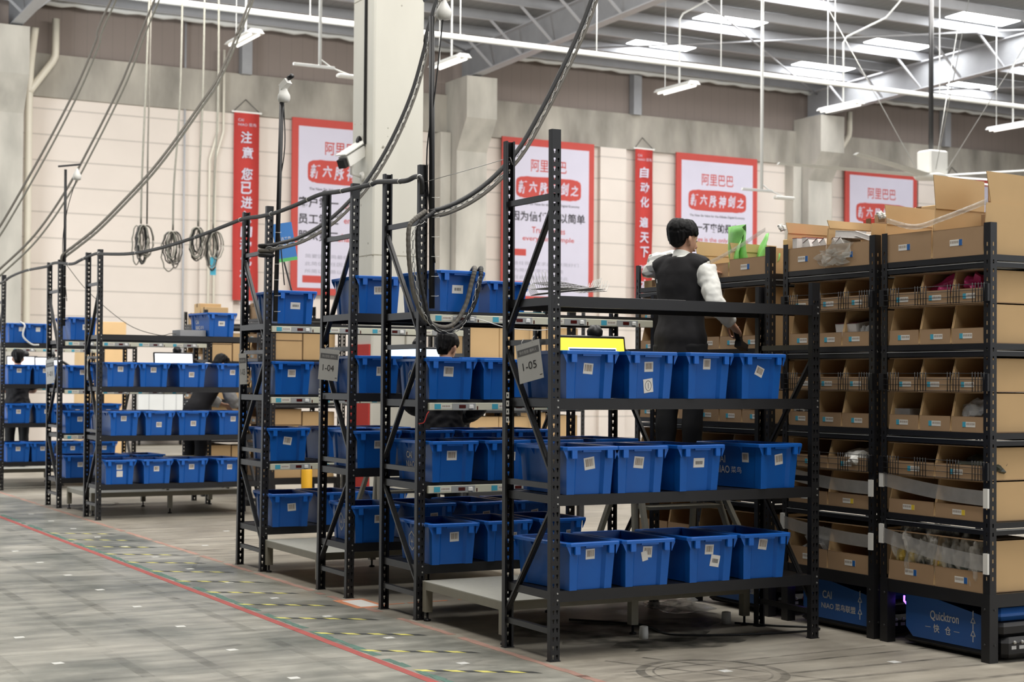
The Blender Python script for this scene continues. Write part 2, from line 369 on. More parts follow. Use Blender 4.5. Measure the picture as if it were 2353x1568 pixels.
# roof cross-bracing rods, eave insulation roll, gable posts
b = MB()
for xa, xb in ((2.95, 14.55), (14.55, 26.1), (26.1, 37.6)):
    b.tube([(xa, 29.3, zr(29.3) - .35), (xb, 20.3, zr(20.3) - .35)], .025, 'steel', 6); b.tube([(xb, 29.3, zr(29.3) - .35), (xa, 20.3, zr(20.3) - .35)], .025, 'steel', 6)
trim(b)
b = MB(); pts = []
for i in range(160):
    x = -4 + i * .3; pts.append((x, 29.62 + .02 * math.sin(i * 1.7), zr(29.6) - .2 + .025 * math.sin(i * 2.3)))
b.tube(pts, [(.13 + .03 * rnd.random(), .08 + .03 * rnd.random()) for _ in pts], 'whitep', 8); trim(b)
for xp in (8.66, 20.1, 31.75):
    b = MB(); b.box(xp - .13, xp + .13, 29.75, 29.99, 9.06, 10.3, 'steeld'); trim(b)
# wall columns with corbels
for xc, xw in ((2.75, .47), (14.65, .44), (26.25, .44)):
    b = MB()
    prof = [(xc - xw, 30, 0), (xc - xw, 29.3, 0), (xc - xw, 29.3, 7.55), (xc - xw, 28.75, 8.35), (xc - xw, 28.75, 9.42), (xc - xw, 30, 9.42)]
    b.prism(prof, (xw * 2, 0, 0), 'concw')
    b.box(xc - xw - .32, xc - xw - .02, 29.6, 30, 0, 8.05, 'concw')
    trim(b)
# free-standing hall column
b = MB(); b.bbox(2.872, 3.505, 9.0, 9.62, 0, 11.2, 'concl', .02)
for z in (3.0, 6.0, 9.0):
    b.box(2.8715, 3.5055, 8.9995, 9.6205, z, z + .012, 'joint')
for k in range(34):
    z = .8 + rnd.random() * 7; r = .006 + .014 * rnd.random() ** 2
    if k % 2: b.lathe([(r, 0), (r * .8, .002)], (2.95 + .5 * rnd.random(), 9.0005, z), 'hole', 8, (0, -1, 0), False)
    else: b.lathe([(r, 0), (r * .8, .002)], (2.8725, 9.06 + .5 * rnd.random(), z), 'hole', 8, (-1, 0, 0), False)
b.tube([(3.05, 8.995, 2.05), (3.1, 8.995, 2.14), (3.2, 8.995, 2.17), (3.3, 8.995, 2.1), (3.3, 8.995, 1.95), (3.28, 8.995, 1.8)], .012, 'hole', 6)
trim(b)
# skylights let into the roof
ns = 0
for x0 in (18.4, 23.9, 29.6):
    for k in range(8):
        y1 = 29.35 - 1.5 * k - .12; y0 = y1 - 1.28; ns += 1
        if k % 2 == 0: continue
        b = MB(); z = -.012
        b.add([(x0, y1, zr(y1) + z), (x0 + 1.9, y1, zr(y1) + z), (x0 + 1.9, y0, zr(y0) + z), (x0, y0, zr(y0) + z), (x0, y1, zr(y1) - .002), (x0 + 1.9, y1, zr(y1) - .002), (x0 + 1.9, y0, zr(y0) - .002), (x0, y0, zr(y0) - .002)],
              [(0, 3, 2, 1), (4, 5, 6, 7), (0, 1, 5, 4), (1, 2, 6, 5), (2, 3, 7, 6), (3, 0, 4, 7)], 'skyl')
        struct(b.build('window_%d' % ns))

# ---------------------------------------------------------------- rain pipes, lamps, long conduit, fan
t = thing('rain_pipe', 'ivory forked rain downpipe on the left end of the back wall', 'pipe', (3.42, 29.68, 0))
b = MB(); b.tube(smooth_path([(0, 0, 0), (0, 0, 3), (0, 0, 6), (0, 0, 7.9), (.02, -.02, 8.7), (.05, -.3, 9.55)]), .085, 'pipe', 14); b.build('main_pipe', t)
b = MB(); b.tube([(0, 0, 8.1), (.05, 0, 8.2), (.5, -.05, 8.85), (.56, -.05, 8.98), (.57, -.05, 9.1), (.57, -.05, 9.85)], .085, 'pipe', 14); b.build('branch_pipe', t)
t = thing('rain_pipe', 'ivory rain downpipe with an elbow beside the right wall column', 'pipe', (26.85, 29.6, 0))
b = MB(); b.tube([(0, 0, 0), (0, 0, 8.0), (.05, 0, 8.12), (.6, -.1, 8.95), (.66, -.1, 9.05), (.68, -.1, 9.2), (.68, -.1, 9.75)], .085, 'pipe', 14); b.build('main_pipe', t)

t = thing('cable_trunking', 'long white tubular trunking running under the roof across the hall', 'pipe', (0, 18.9, 8.0))
b = MB(); b.tube([(-8, 0, 0), (46, 0, 0)], .055, 'whitep', 12); b.build('trunking', t)
for x in range(-6, 46, 3):
    b = MB(); b.tube([(x, 0, .04), (x, 0, zr(18.9) - 8.05)], .012, 'whitep', 6); b.build('hanger', t)
LN = ['hanging by the gable post on the left', 'just right of the pale column', 'above the man in the black vest', 'left of the corbel of the right wall column', 'lowest at the right edge of the photo']
lamp0 = None
for i, (x, y, z) in enumerate([(5.56, 21.15, 8.0), (9.9, 21.15, 8.0), (15.46, 21.15, 8.0), (20.07, 21.15, 8.0), (25.5, 21.15, 8.0), (21.9, 16.2, 8.0)]):
    lab = 'white twin-tube hanging lamp ' + (LN[i] if i < 5 else 'upper one at the right edge, near the roof beam')
    if lamp0 is None:
        lamp0 = thing('hanging_lamp', lab, 'lamp', (x, y, z), 0, 'hanging lamps under the roof')
        b = MB(); b.prism([(-.17, -.66, 0), (-.1, -.66, .075), (.1, -.66, .075), (.17, -.66, 0)], (0, 1.32, 0), 'whitep'); b.build('housing', lamp0)
        for s in (-.08, .08):
            b = MB(); b.tube([(s, -.6, -.02), (s, .6, -.02)], .022, 'lamp', 10); b.build('tube', lamp0)
        b = MB(); b.tube([(0, -.1, .07), (0, -.1, 1.5), (.02, -.2, 1.62), (.3, -1.2, 1.9), (.5, -2.0, 2.6)], .022, 'whitep', 8); b.build('conduit', lamp0)
        b = MB(); b.tube([(0, .45, .07), (0, .45, 2.6)], .01, 'whitep', 6); b.build('hanger', lamp0)
    else: dup(lamp0, (x, y, z), 0, lab)
rd = thing('ceiling_drop', 'white ceiling drop pole with a small lamp, left of the pale column', 'pole', (5.026, 16, 6.58), 0, 'drop poles from the roof')
b = MB(); b.tube([(0, 0, 0), (0, 0, 4.2)], .03, 'whitep', 8); b.build('pole', rd)
b = MB(); b.bbox(-.45, .25, -.025, .025, -.045, 0, 'whitep'); b.build('crossbar', rd)
b = MB(); b.bbox(.3, .75, -.06, .06, -.16, -.1, 'dev', .015); b.tube([(0, 0, .1), (.2, 0, -.02), (.5, 0, -.1)], .012, 'whitep', 6); b.build('fitting', rd)
dup(rd, (13.816, 16, 5.17), 0, 'white ceiling drop pole with a small lamp, in front of the third poster')

t = thing('ceiling_fan', 'huge white industrial ceiling fan above the right shelves', 'fan', (18.0, 16, 5.7))
b = MB(); b.tube([(0, 0, .1), (0, 0, 4.9)], .05, 'greyp', 10); b.build('rod', t)
b = MB(); b.bbox(-.2, .28, -.2, .2, .02, .5, 'dev', .03); b.build('motor', t)
b = MB(); b.lathe([(.3, -.06), (.34, 0), (.2, .05)], (0, 0, 0), 'dev', 20); b.build('hub', t)
for a in (178, 206, 300, 12, 352):
    an = math.radians(a); d = Vector((math.cos(an), math.sin(an), 0)); n = Vector((-d.y, d.x, 0))
    b = MB(); b.loft([[d * r + n * x * w_ + Vector((0, 0, zz + x * .25 * w_)) for x, zz in ((-.09, 0), (0, .02), (.09, 0), (0, -.02))] for r, w_ in ((.2, 1), (2.0, .95), (3.7, .7))], 'whitep'); b.build('blade', t)
b = MB()
for dx, dy in ((-2.0, 1), (2.2, 1.5), (-1, -2.2), (1.5, -2)): b.tube([(dx * .12, dy * .12, .1), (dx, dy, 3.6)], .008, 'zinc', 5)
b.build('guy_wires', t)

# ---------------------------------------------------------------- posters and banners on the back wall
def poster(x0, x1, label, lines, first):
    t = thing('poster', label, 'poster', ((x0 + x1) / 2, 29.82, 3.7), 0, 'framed posters on the back wall')
    W = x1 - x0; H = 4.42; h = W / 2
    b = MB(); b.box(-h, h, 0, .05, 0, H, 'pred'); b.build('border', t)
    b = MB(); b.box(-h + .17, h - .17, -.008, 0, .17, H - .2, 'pwhite'); b.build('sheet', t)
    U, V = (1, 0, 0), (0, 0, 1)
    b = MB(); b.text('阿里巴巴', (0, -.009, H - .72), U, V, .33, 'pred', w=1.12, bold=.01); b.build('heading', t)
    b = MB(); z = H - 1.32; p = []
    for k in range(40):
        a = 2 * PI * k / 40; e = .35
        p.append((1.02 * math.copysign(abs(math.cos(a)) ** e, math.cos(a)), -.009, z + .3 * math.copysign(abs(math.sin(a)) ** e, math.sin(a)) + .008 * math.sin(k * 2.7)))
    b.prism(p, (0, -.004, 0), 'pred'); pl = b.build('plaque', t)
    b = MB()
    for i, ch in enumerate('新六脉神剑之'): b.text(ch, (-.82 + i * .328, -.0135, z + .02 * math.sin(i * 2)), (1, 0, .05 * math.sin(i * 3)), (.12, 0, 1), .36 if i not in (1, 5) else .3, 'pwhite', w=.25, bold=.03)
    b.build('brush_lettering', pl)
    b = MB(); b.text('The New Six Value for the Alibaba Digital Economy', (0, -.009, H - 1.77), U, V, .085, 'ink', w=1.95, bold=.01); b.build('motto', t)
    z = H - 2.1
    for zh, en in lines:
        b = MB(); b.text(zh, (0 if not first else -.72, -.009, z), U, V, .27, 'ink', w=.27 * len(zh) * (.95 if not first else 1.0), bold=.02); b.build('slogan', t)
        if first:
            b = MB(); b.text(en, (.42, -.009, z - .02), U, V, .2, 'pred', w=.1 * len(en), bold=.012); b.build('slogan', t); z -= .42
        else:
            z -= .36
            for e in en.split('|'):
                b = MB(); b.text(e, (0, -.009, z), U, V, .17, 'pred', w=min(2.2, .095 * len(e)), bold=.012); b.build('slogan', t); z -= .25
    z = H - (3.15 if not first else 3.45)
    if not first: b = MB(); b.box(-h + .3, -h + .75, -.012, -.008, z - .02, z + .16, 'pred'); b.build('red_tab', t); z -= .22
    for k in range(6):
        b = MB(); tx = ''.join(rnd.choice('因为信任所以简单的是我们要求变化此时最好') for q in range(rnd.randint(9, 12)))
        b.text(tx, (-h + .42 + .08 * len(tx), -.009, z), U, V, .1, 'pgrey', w=.17 * len(tx)); b.build('small_print', t); z -= .19
        if k == 2:
            b = MB(); b.box(-h + .3, -h + .85, -.012, -.008, z - .1, z + .08, 'pred'); b.build('red_tab', t); z -= .28
        elif k > 2: b = MB(); b.lathe([(.05, 0), (.05, .003)], (-h + .3, -.009, z + .19), 'pred', 12, (0, -1, 0), False); b.build('bullet', t)
        if z < .3: break
    return t
poster(9.88, 12.75, 'red-framed white wall poster half hidden behind the pale column', [('客户第一', 'customers'), ('员工第二', 'employees'), ('股东第三', 'shareholders')], True)
poster(15.83, 18.72, 'red-framed white wall poster behind the top of the nearest rack post', [('因为信任 所以简单', 'Trust makes|everything simple')], False)
poster(21.47, 24.33, 'red-framed white wall poster behind the head of the man in the vest', [('唯一不变的是变化', 'Change is the only constant')], False)
poster(27.65, 30.53, 'red-framed white wall poster behind the middle shelf on the right', [('今天最好的表现', 'Today best performance')], False)
poster(33.05, 35.9, 'red-framed white wall poster cut by the right edge of the photo', [('此时此刻非我莫属', 'If not now, when')], False)
def banner(x0, x1, label, txt, zs):
    t = thing('banner', label, 'banner', ((x0 + x1) / 2, 29.78, 3.5), 0, 'long red banners on the back wall'); h = (x1 - x0) / 2
    b = MB(); n = 24
    vs = [(sx * h, .03 * math.sin(i * .5) * (i / n) + oy, 4.6 * (1 - i / n)) for oy in (0, .01) for i in range(n + 1) for sx in (-1, 1)]
    o = 2 * (n + 1)
    fs = [(2 * i, 2 * i + 2, 2 * i + 3, 2 * i + 1) for i in range(n)] + [(o + 2 * i, o + 2 * i + 1, o + 2 * i + 3, o + 2 * i + 2) for i in range(n)]
    for i in range(n): fs += [(2 * i, o + 2 * i, o + 2 * i + 2, 2 * i + 2), (2 * i + 1, 2 * i + 3, o + 2 * i + 3, o + 2 * i + 1)]
    b.add(vs, fs, 'red', True); b.build('cloth', t)
    b = MB(); b.text('CAI', (-.16, -.035, 4.42), (1, 0, 0), (0, 0, 1), .07, 'pwhite', w=.14); b.text('NIAO 菜鸟', (0, -.035, 4.31), (1, 0, 0), (0, 0, 1), .08, 'pwhite', w=.46)
    b.build('small_mark', t)
    for ch, z in zip(txt, zs):
        b = MB(); b.text(ch, (.02 * math.sin(z * 9), -.035, z), (1, 0, .04 * math.sin(z * 5)), (.06, 0, 1), .3, 'pwhite', w=.29, bold=.025); b.build('brush_character', t)
    b = MB(); b.bar((-h - .06, .01, 4.62), (h + .06, .01, 4.62), .04, .04, 'dev'); b.tube([(-h, .01, 4.64), (0, .1, 4.95), (h, .01, 4.64)], .01, 'hose', 5); b.build('hanging_rail', t)
banner(8.35, 9.0, 'tall red banner with white brush lettering, left of the posters', '注意您已进入自动化机器人', [4.0, 3.62, 3.1, 2.76, 2.4, 2.05, 1.7, 1.35, 1.0, .65, .33, .05])
banner(20.05, 20.63, 'tall red banner with white brush lettering left of the man in the vest', '自动化遍天下降本增效', [3.95, 3.52, 3.12, 2.55, 2.12, 1.72, 1.2, .8, .4, .1])
banner(31.75, 32.34, 'tall red banner with white brush lettering behind the ceiling fan', '智能仓储新时代物流', [3.75, 3.3, 2.8, 2.35, 1.9, 1.4, 1.0, .6, .2])
for xw in (7.16, 12.3):
    b = MB(); b.tube([(xw, 29.93, 0), (xw, 29.93, 10.2)], .025, 'steel', 8); tag(b.build('wall_conduit'), 'grey conduit running up the back wall ' + ('left of the red banner' if xw < 9 else 'behind the pale column'), 'pipe')
b = MB()
for dx in (0, .14): b.tube([(7.75 + dx, 29.8, 0), (7.75 + dx, 29.8, 6.9), (7.95 + dx, 29.8, 7.6), (7.95 + dx, 29.8, 9.6)], .03, 'pipe', 8)
tag(b.build('wall_conduit'), 'pair of cream conduits with a jog, on the wall left of the first red banner', 'pipe')
# ---------------------------------------------------------------- black slotted racks
PW, PD = .058, .038
def upright_mesh(H, slots=True):
    """C-section post, slotted front face at y=0, open towards +y"""
    b = MB(); cols = [0, .0105, .014, .0195, .023, .0355, .039, .0445, .048, PW]; pitch = .05; z = 0
    n = int(H / pitch)
    for i in range(n):
        zs = [i * pitch, i * pitch + .014, i * pitch + .026, i * pitch + .038, (i + 1) * pitch]
        if not slots or i >= n - 2: b.add([(0, 0, zs[0]), (PW, 0, zs[0]), (PW, 0, zs[-1]), (0, 0, zs[-1])], [(0, 1, 2, 3)], 'black'); continue
        b.add([(0, 0, zs[0]), (PW, 0, zs[0]), (PW, 0, zs[1]), (0, 0, zs[1])], [(0, 1, 2, 3)], 'black')
        b.add([(0, 0, zs[3]), (PW, 0, zs[3]), (PW, 0, zs[4]), (0, 0, zs[4])], [(0, 1, 2, 3)], 'black')
        for r, holes in ((1, ((2, 3), (6, 7))), (2, ((1, 4), (5, 8)))):
            ed = [0]
            for a, c in holes: ed += [a, c]
            ed.append(9)
            for k in range(0, len(ed), 2): b.add([(cols[ed[k]], 0, zs[r]), (cols[ed[k + 1]], 0, zs[r]), (cols[ed[k + 1]], 0, zs[r + 1]), (cols[ed[k]], 0, zs[r + 1])], [(0, 1, 2, 3)], 'black')
    b.add([(0, 0, 0), (0, PD, 0), (0, PD, H), (0, 0, H)], [(0, 3, 2, 1)][::-1], 'black')
    b.add([(PW, 0, 0), (PW, PD, 0), (PW, PD, H), (PW, 0, H)], [(0, 1, 2, 3)], 'black')
    for x0, x1 in ((0, .012), (PW - .012, PW)): b.add([(x0, PD, 0), (x1, PD, 0), (x1, PD, H), (x0, PD, H)], [(3, 2, 1, 0)], 'black')
    b.box(-.004, PW + .004, -.004, PD + .006, 0, .004, 'black')
    return b
_up = {}
def upright(H, parent, loc, flip=False, lean=0, slots=True):
    k = (H, flip)
    if k not in _up:
        b = upright_mesh(H, slots)
        if flip: b.v = [(x, PD - y, z) for x, y, z in b.v]; b.f = [f[::-1] for f in b.f]
        o = b.build('upright', parent); md = o.modifiers.new('sheet', 'SOLIDIFY'); md.thickness = .0016; md.offset = 0
        _up[k] = o
    else: o = copy_part(_up[k], 'upright', parent, loc)
    o.location = loc; o.rotation_euler = (0, lean, 0); return o

LEN = 1.916
def make_rack(label, Y, depth, levels, kind, lean=0., x0=0., strips=(), tall=3.0):
    t = thing('storage_rack', label, 'rack', (x0, Y, 0), 0, 'black slotted racks along the aisle')
    D = depth
    upright(tall, t, (0, 0, 0), False, lean); upright(tall, t, (0, D - PD, 0), True, lean)
    upright(2.2, t, (LEN - PW, 0, 0)); upright(2.2, t, (LEN - PW, D - PD, 0), True)
    def X(x, z): return x + (lean * z if x < 1 else 0)
    for xe in (.014, LEN - .044):
        hs = (.165, .983, 1.80, 2.625) if xe < 1 else (.165, .983, 1.80)
        for z in hs:
            b = MB(); xx = X(xe, z); b.box(xx, xx + .03, PD - .005, D - PD + .005, z - .016, z + .016, 'greyp'); b.build('brace', t)
        if xe < 1: dg = ((.22, .87, 0), (1.03, 1.755, 1), (1.86, 2.58, 0))
        else: dg = ((.22, .93, 1), (1.03, 1.74, 0))
        for za, zb, q in dg:
            if kind == 'b': q = 1 - q
            ya, yb = (D - .02, .02) if q == 0 else (.02, D - .02)
            b = MB(); b.bar((X(xe + .012, za), ya, za), (X(xe + .012, zb), yb, zb), .014, .036, 'greyp', (1, 0, 0))
            b.bar((X(xe + .004, za), ya, za), (X(xe + .004, zb), yb, zb), .03, .006, 'greyp', (1, 0, 0)); b.build('brace', t)
    for z in levels:
        for ya, yb, s in ((.002, .03, -1), (D - .03, D - .002, 1)):
            b = MB(); xa = X(PW, z) - .002; e = LEN - PW + .002
            b.box(xa, e, ya, yb, z - .062, z, 'black')
            yo = ya - .002 if s < 0 else yb
            b.box(xa + .0, xa + .03 * 0 + .001, yo, yo + .002, z - .062, z, 'black')
            b.box(X(.001, z), X(PW - .001, z), yo, yo + .002, z - .066, z + .004, 'black'); b.box(LEN - PW + .001, LEN - .001, yo, yo + .002, z - .066, z + .004, 'black')
            for xb in (X(.043, z), LEN - PW + .043):
                for zz in (z - .05, z - .012): b.lathe([(.006, 0), (.005, .004)], (xb, yo if s < 0 else yo + .002, zz), 'zinc', 8, (0, s, 0), False)
            b.build('beam', t)
        b = MB(); b.box(PW * .4, LEN - PW * .4, .03, D - .03, z - .03, z - .004, 'black')
        b.box(.016, .03, PD, D - PD, z - .05, z - .004, 'black'); b.build('shelf_panel', t)
    for z in strips: light_strip(t, z)
    return t
def light_strip(t, z):
    """pick-to-light rail on the front beam"""
    b = MB(); b.bbox(.07, 1.835, -.026, -.001, z - .072, z - .022, 'strip', .003)
    s = b.build('light_strip', t)
    for k in range(4):
        b = MB(); x = .11 + k * .43
        b.box(x, x + .045, -.0275, -.026, z - .064, z - .03, 'sky'); b.box(x + .052, x + .125, -.0275, -.026, z - .06, z - .034, 'white')
        for q in range(9): b.box(x + .056 + q * .0068, x + .0595 + q * .0068, -.028, -.0275, z - .052, z - .038, 'bar')
        b.build('barcode_sticker', s)
    for k in range(4):
        x = .27 + k * .43; pb = MB(); pb.box(x - .03, x + .145, -.0285, -.026, z - .07, z - .025, 'gpan'); pb.build('control_panel', s)
        db = MB(); db.box(x + .02, x + .07, -.030, -.0285, z - .058, z - .036, 'disp'); db.build('display', s)
        bb = MB(); bb.bbox(x + .092, x + .128, -.036, -.0285, z - .062, z - .034, 'btn', .004); bb.build('button', s)
        kb = MB(); kb.box(x + .155, x + .163, -.0285, -.026, z - .068, z - .044, 'disp'); kb.build('indicator', s)

LV = {'a': [.393, .934, 1.479, 2.059], 'b': [.362, .902, 1.45, 2.035]}
RK = {}
def rack(n, lab, Y, D, kind, lean=0, x0=0, tall=3.0):
    lv = LV[kind]
    RK[n] = (x0, Y, D, lv, lab)
    return make_rack(lab[0], Y, D, lv, kind, lean, x0, lv[1:] if kind == 'b' else (), tall)
rack(1, ('nearest tall black slotted rack, carrying the 1-05 placard', 'nearest rack'), 0, .575, 'a', -.005)
rack(2, ('second black slotted rack from the front, with a hose loop on its post', 'second rack'), 1.753, .597, 'b', 0)
rack(3, ('third black slotted rack from the front, carrying the 1-04 placard', 'third rack'), 2.922, .575, 'a', .0065)
rack(4, ('fourth black slotted rack, with a black pole and a blue sign behind', 'fourth rack'), 4.71, .605, 'b', .0085)
rack(5, ('fifth black slotted rack, first of the far group on the left', 'fifth rack'), 9.955, .565, 'a', -.004)
rack(6, ('sixth black slotted rack, with a thin black pole at the far left', 'sixth rack'), 11.79, .605, 'b', -.006)
rack(7, ('far black slotted rack cut by the left edge, its front beams bare', 'seventh rack'), 15.2, .565, 'a', 0)
rack(8, ('farthest black slotted rack behind the platform at the left edge', 'farthest rack'), 17.0, .605, 'b', 0)

# ---------------------------------------------------------------- blue bins
BW, BL, BH = .374, .585, .272       # rim width, rim length, height
def bin_parts():
    def ring(z, s):                 # s: 0 at the base, 1 at the rim
        hx = .146 + (.160 - .146) * s; hy = .248 + (.268 - .248) * s; rx = .082; d = .02; n = .05
        p = [(-hx, -hy), (-rx - .014 - .004 * s, -hy), (-rx + .002, -hy + d), (rx - .002, -hy + d), (rx + .014 + .004 * s, -hy), (hx, -hy),
             (hx, -hy + n), (hx - .008, -hy + n + .008), (hx - .008, hy - n - .008), (hx, hy - n),
             (hx, hy), (rx + .018, hy), (rx - .002, hy - d), (-rx + .002, hy - d), (-rx - .018, hy), (-hx, hy), (-hx, hy - n), (-hx + .008, hy - n - .008), (-hx + .008, -hy + n + .008), (-hx, -hy + n)]
        return [(x, y, z) for x, y in p]
    def inner(z, s):
        hx = .146 + (.160 - .146) * s - .014; hy = .248 + (.268 - .248) * s - .026
        return [(-hx, -hy, z), (hx, -hy, z), (hx, hy, z), (-hx, hy, z)]
    b = MB(); b.loft([ring(.0, 0), ring(.03, .1), ring(BH - .012, .97)], 'bin', False)
    n = 20; b.f.append(tuple(range(n - 1, -1, -1))); b.m.append(0); b.sm.append(False)
    i0 = [Vector(p) for p in inner(BH - .004, .98)]; i1 = [Vector(p) for p in inner(.012, 0)]
    b.add(i0 + i1, [(0, 4, 5, 1), (1, 5, 6, 2), (2, 6, 7, 3), (3, 7, 4, 0), (4, 7, 6, 5)], 'bin')
    r = MB(); hx, hy = BW / 2, BL / 2
    def rr(ix, z, c=.02):
        x, y = hx - ix, hy - ix
        return [(-x + c, -y, z), (x - c, -y, z), (x, -y + c, z), (x, y - c, z), (x - c, y, z), (-x + c, y, z), (-x, y - c, z), (-x, -y + c, z)]
    o0, o1, o2 = rr(.001, BH - .02), rr(0, BH - .004), rr(.004, BH); q2, q0 = rr(.038, BH, .012), rr(.038, BH - .02, .012)
    r.loft([q0, o0, o1, o2, q2, q0], 'binr', False)
    for x in (-.118, .118):
        for s in (-1, 1):
            y0, y1 = (-hy + .002, -hy + .018) if s < 0 else (hy - .018, hy - .002)
            r.box(x - .017, x + .017, y0, y1, BH - .066, BH - .018, 'binr')
    for s in (-1, 1):
        y = s * (hy - .012); r.box(-.06, .06, y - .006, y + .006, BH - .03, BH - .018, 'binr')
        for sx in (-1, 1):
            x = sx * .158
            r.prism([(x, s * (hy - .02), BH - .02), (sx * (hx - .003), s * (hy - .02), BH - .02), (x, s * (hy - .02), BH - .075)], (0, s * .004, 0), 'binr')
            r.prism([(x, s * .1, BH - .02), (sx * (hx - .003), s * .1, BH - .02), (x, s * .1, BH - .06)], (0, s * .004, 0), 'binr')
    return b, r
proto = bpy.data.objects.new('bin_proto', None)
bb_, rr_ = bin_parts()
BODY = bb_.build('body'); RIM = rr_.build('rim')
def barcode(parent, c, ux, n, w, h, kind=0, rot=0):
    ux = Vector(ux); n = Vector(n); up = n.cross(ux) if n.cross(ux).z > 0 else -n.cross(ux)
    a = math.radians(rot); U = ux * math.cos(a) + up * math.sin(a); V = -ux * math.sin(a) + up * math.cos(a)
    b = MB(); c = Vector(c); w *= 1.12; h *= 1.12; b.slab(c, U, V, n, w, h, .001, 'white')
    if kind == 0:
        x = -w * .36
        while x < w * .36:
            q = w * (.02 + .05 * rnd.random()); b.slab(c + n * .001 + U * (x + q / 2) + V * h * .06, U, V, n, q, h * .62, .0004, 'bar'); x += q + w * (.02 + .035 * rnd.random())
    elif kind == 1:
        x = -w * .3
        while x < w * .3:
            q = w * (.02 + .04 * rnd.random()); b.slab(c + n * .001 + U * (x + q / 2), U, V, n, q, h * .36, .0004, 'ink'); x += q + w * (.02 + .03 * rnd.random())
    elif kind == 2:
        pts = [c + n * .0016 + U * (.32 * w * math.cos(k * PI / 9)) + V * (.36 * h * math.sin(k * PI / 9)) for k in range(19)]
        b.tube(pts, .0012, 'ink', 4); b.bar(c + n * .0016 - V * h * .2, c + n * .0016 + V * h * .2, .0025, .001, 'ink', n)
    return b.build('barcode_label' if kind < 2 else 'note_sticker', parent)
def logo(parent, kind):
    """white print on the -x wall"""
    b = MB(); tl = math.atan2(.014, BH); n = Vector((-1, 0, -math.tan(tl))).normalized(); U = Vector((0, -1, 0)); V = Vector((-math.tan(tl), 0, 1)).normalized()
    c = Vector((-.1525 + .008, .05 if kind == 'text' else .09, .13)) + n * .0012
    if kind == 'text':
        b.text('CAI', c + U * -.045 + V * .04, U, V, .046, 'white', w=.085, bold=.015); b.text('NIAO', c + U * -.03 + V * -.024, U, V, .046, 'white', w=.125, bold=.015); b.text('菜鸟', c + U * .09 + V * -.024, U, V, .04, 'white', w=.09)
    else:
        for k in range(6):
            a, e = PI / 6 + k * PI / 3, PI / 6 + (k + 1) * PI / 3
            b.bar(c + U * .052 * math.cos(a) + V * .064 * math.sin(a), c + U * .052 * math.cos(e) + V * .064 * math.sin(e), .008, .001, 'white', n)
        b.bar(c - V * .05, c + V * .012, .005, .001, 'white', n); b.bar(c + U * .018 - V * .01, c + U * .018 + V * .03, .005, .001, 'white', n); b.bar(c - U * .018 - V * .01, c - U * .018 + V * .03, .005, .001, 'white', n)
        b.bar(c - U * .02 - V * .012, c, .005, .001, 'white', n); b.bar(c + U * .02 - V * .012, c, .005, .001, 'white', n)
        b.build('emblem', parent); b = MB(); b.text('菜鸟', c + U * .1 + V * .01, U, V, .03, 'white', w=.065)
    return b.build('logo', parent)
ORD = ['first', 'second', 'third', 'fourth']
LNAME = ['bottom', 'lower middle', 'upper middle', 'top']
first_bin = [True]
def put_bin(n, lev, k, x, dy=0., rot=0., look='', lab=(0, .0, .185, 0, .056, .052), extra=None, side=None, sidelab=False, yfront=None):
    """bin k from the aisle on shelf lev of rack n; x = rim centre along the shelf"""
    x0, Y, D, lv, rl = RK[n]
    lk = ' '.join(q for q in look.split() if q not in ('a', 'the'))
    name = ('blue bin ' + lk + ', ' if look else 'blue bin, ') + '%s from aisle, %s shelf of %s' % (ORD[k], LNAME[lev], rl[1])
    if k == 0: x = max(x, .242)
    hy = BL / 2
    yc = Y - .045 + hy + dy
    t = thing('storage_bin', name, 'bin', (x0 + x, yc, lv[lev] + .0005), math.radians(rot), 'blue bins on the %s shelf of %s' % (LNAME[lev], rl[1]))
    if first_bin[0]: BODY.parent = t; RIM.parent = t; first_bin[0] = False
    else: copy_part(BODY, 'body', t, (0, 0, 0)); copy_part(RIM, 'rim', t, (0, 0, 0))
    def yf(z): return -(.248 + .02 * z / BH) + .02 - .0002
    if lab:
        kd, lx, lz, lr, w_, h_ = lab; lx = lx * .8
        sl = Vector((0, -1, -.02 / BH)).normalized()
        barcode(t, (lx, yf(lz), lz), (1, 0, 0), sl, w_, h_, kd, lr)
    if extra:
        for kd, lx, lz, lr, w_, h_ in extra: barcode(t, (lx, yf(lz) - .0014, lz), (1, 0, 0), (0, -1, -.074), w_, h_, kd, lr)
    if side: logo(t, side)
    if sidelab: barcode(t, (-.1475, -.12, .185), (0, -1, 0), (-1, 0, -.051), .05, .052, 0, 0)
    return t
S = (0, .0, .185, 0, .056, .052)
def L(x=0, z=.185, r=0, kd=0, w=.056, h=.052): return (kd, x, z, r, w, h)
# nearest rack
put_bin(1, 2, 0, .213, 0, -1, 'with one tilted barcode', L(.0, .17, -4, 0, .056, .055), sidelab=False)
put_bin(1, 2, 1, .64, .0, 3, 'with a circled note', L(-.002, .185, 2), extra=[(2, -.0, .075, 8, .06, .072)])
put_bin(1, 2, 2, 1.043, 0, 5, 'with an upright barcode', L(.0, .205, 0, 0, .05, .056))
put_bin(1, 2, 3, 1.44, .0, 4, 'with twisted barcode', L(.0, .165, -22), extra=[(3, 0, .262, 0, .04, .02)])
put_bin(1, 1, 0, .19, 0, 0, 'with a left-leaning barcode', L(.01, .175, 9, 0, .062, .062), sidelab=True)
put_bin(1, 1, 1, .586, 0, 0, 'with a right-leaning barcode', L(.0, .175, -5, 0, .06, .06))
put_bin(1, 1, 2, .98, 0, 6, 'with a wide white barcode', L(.01, .165, 0, 1, .075, .05))
put_bin(1, 1, 3, 1.56, 0, 8, 'with lettered side', L(.02, .175, 8, 0, .06, .058), side='text', sidelab=True)
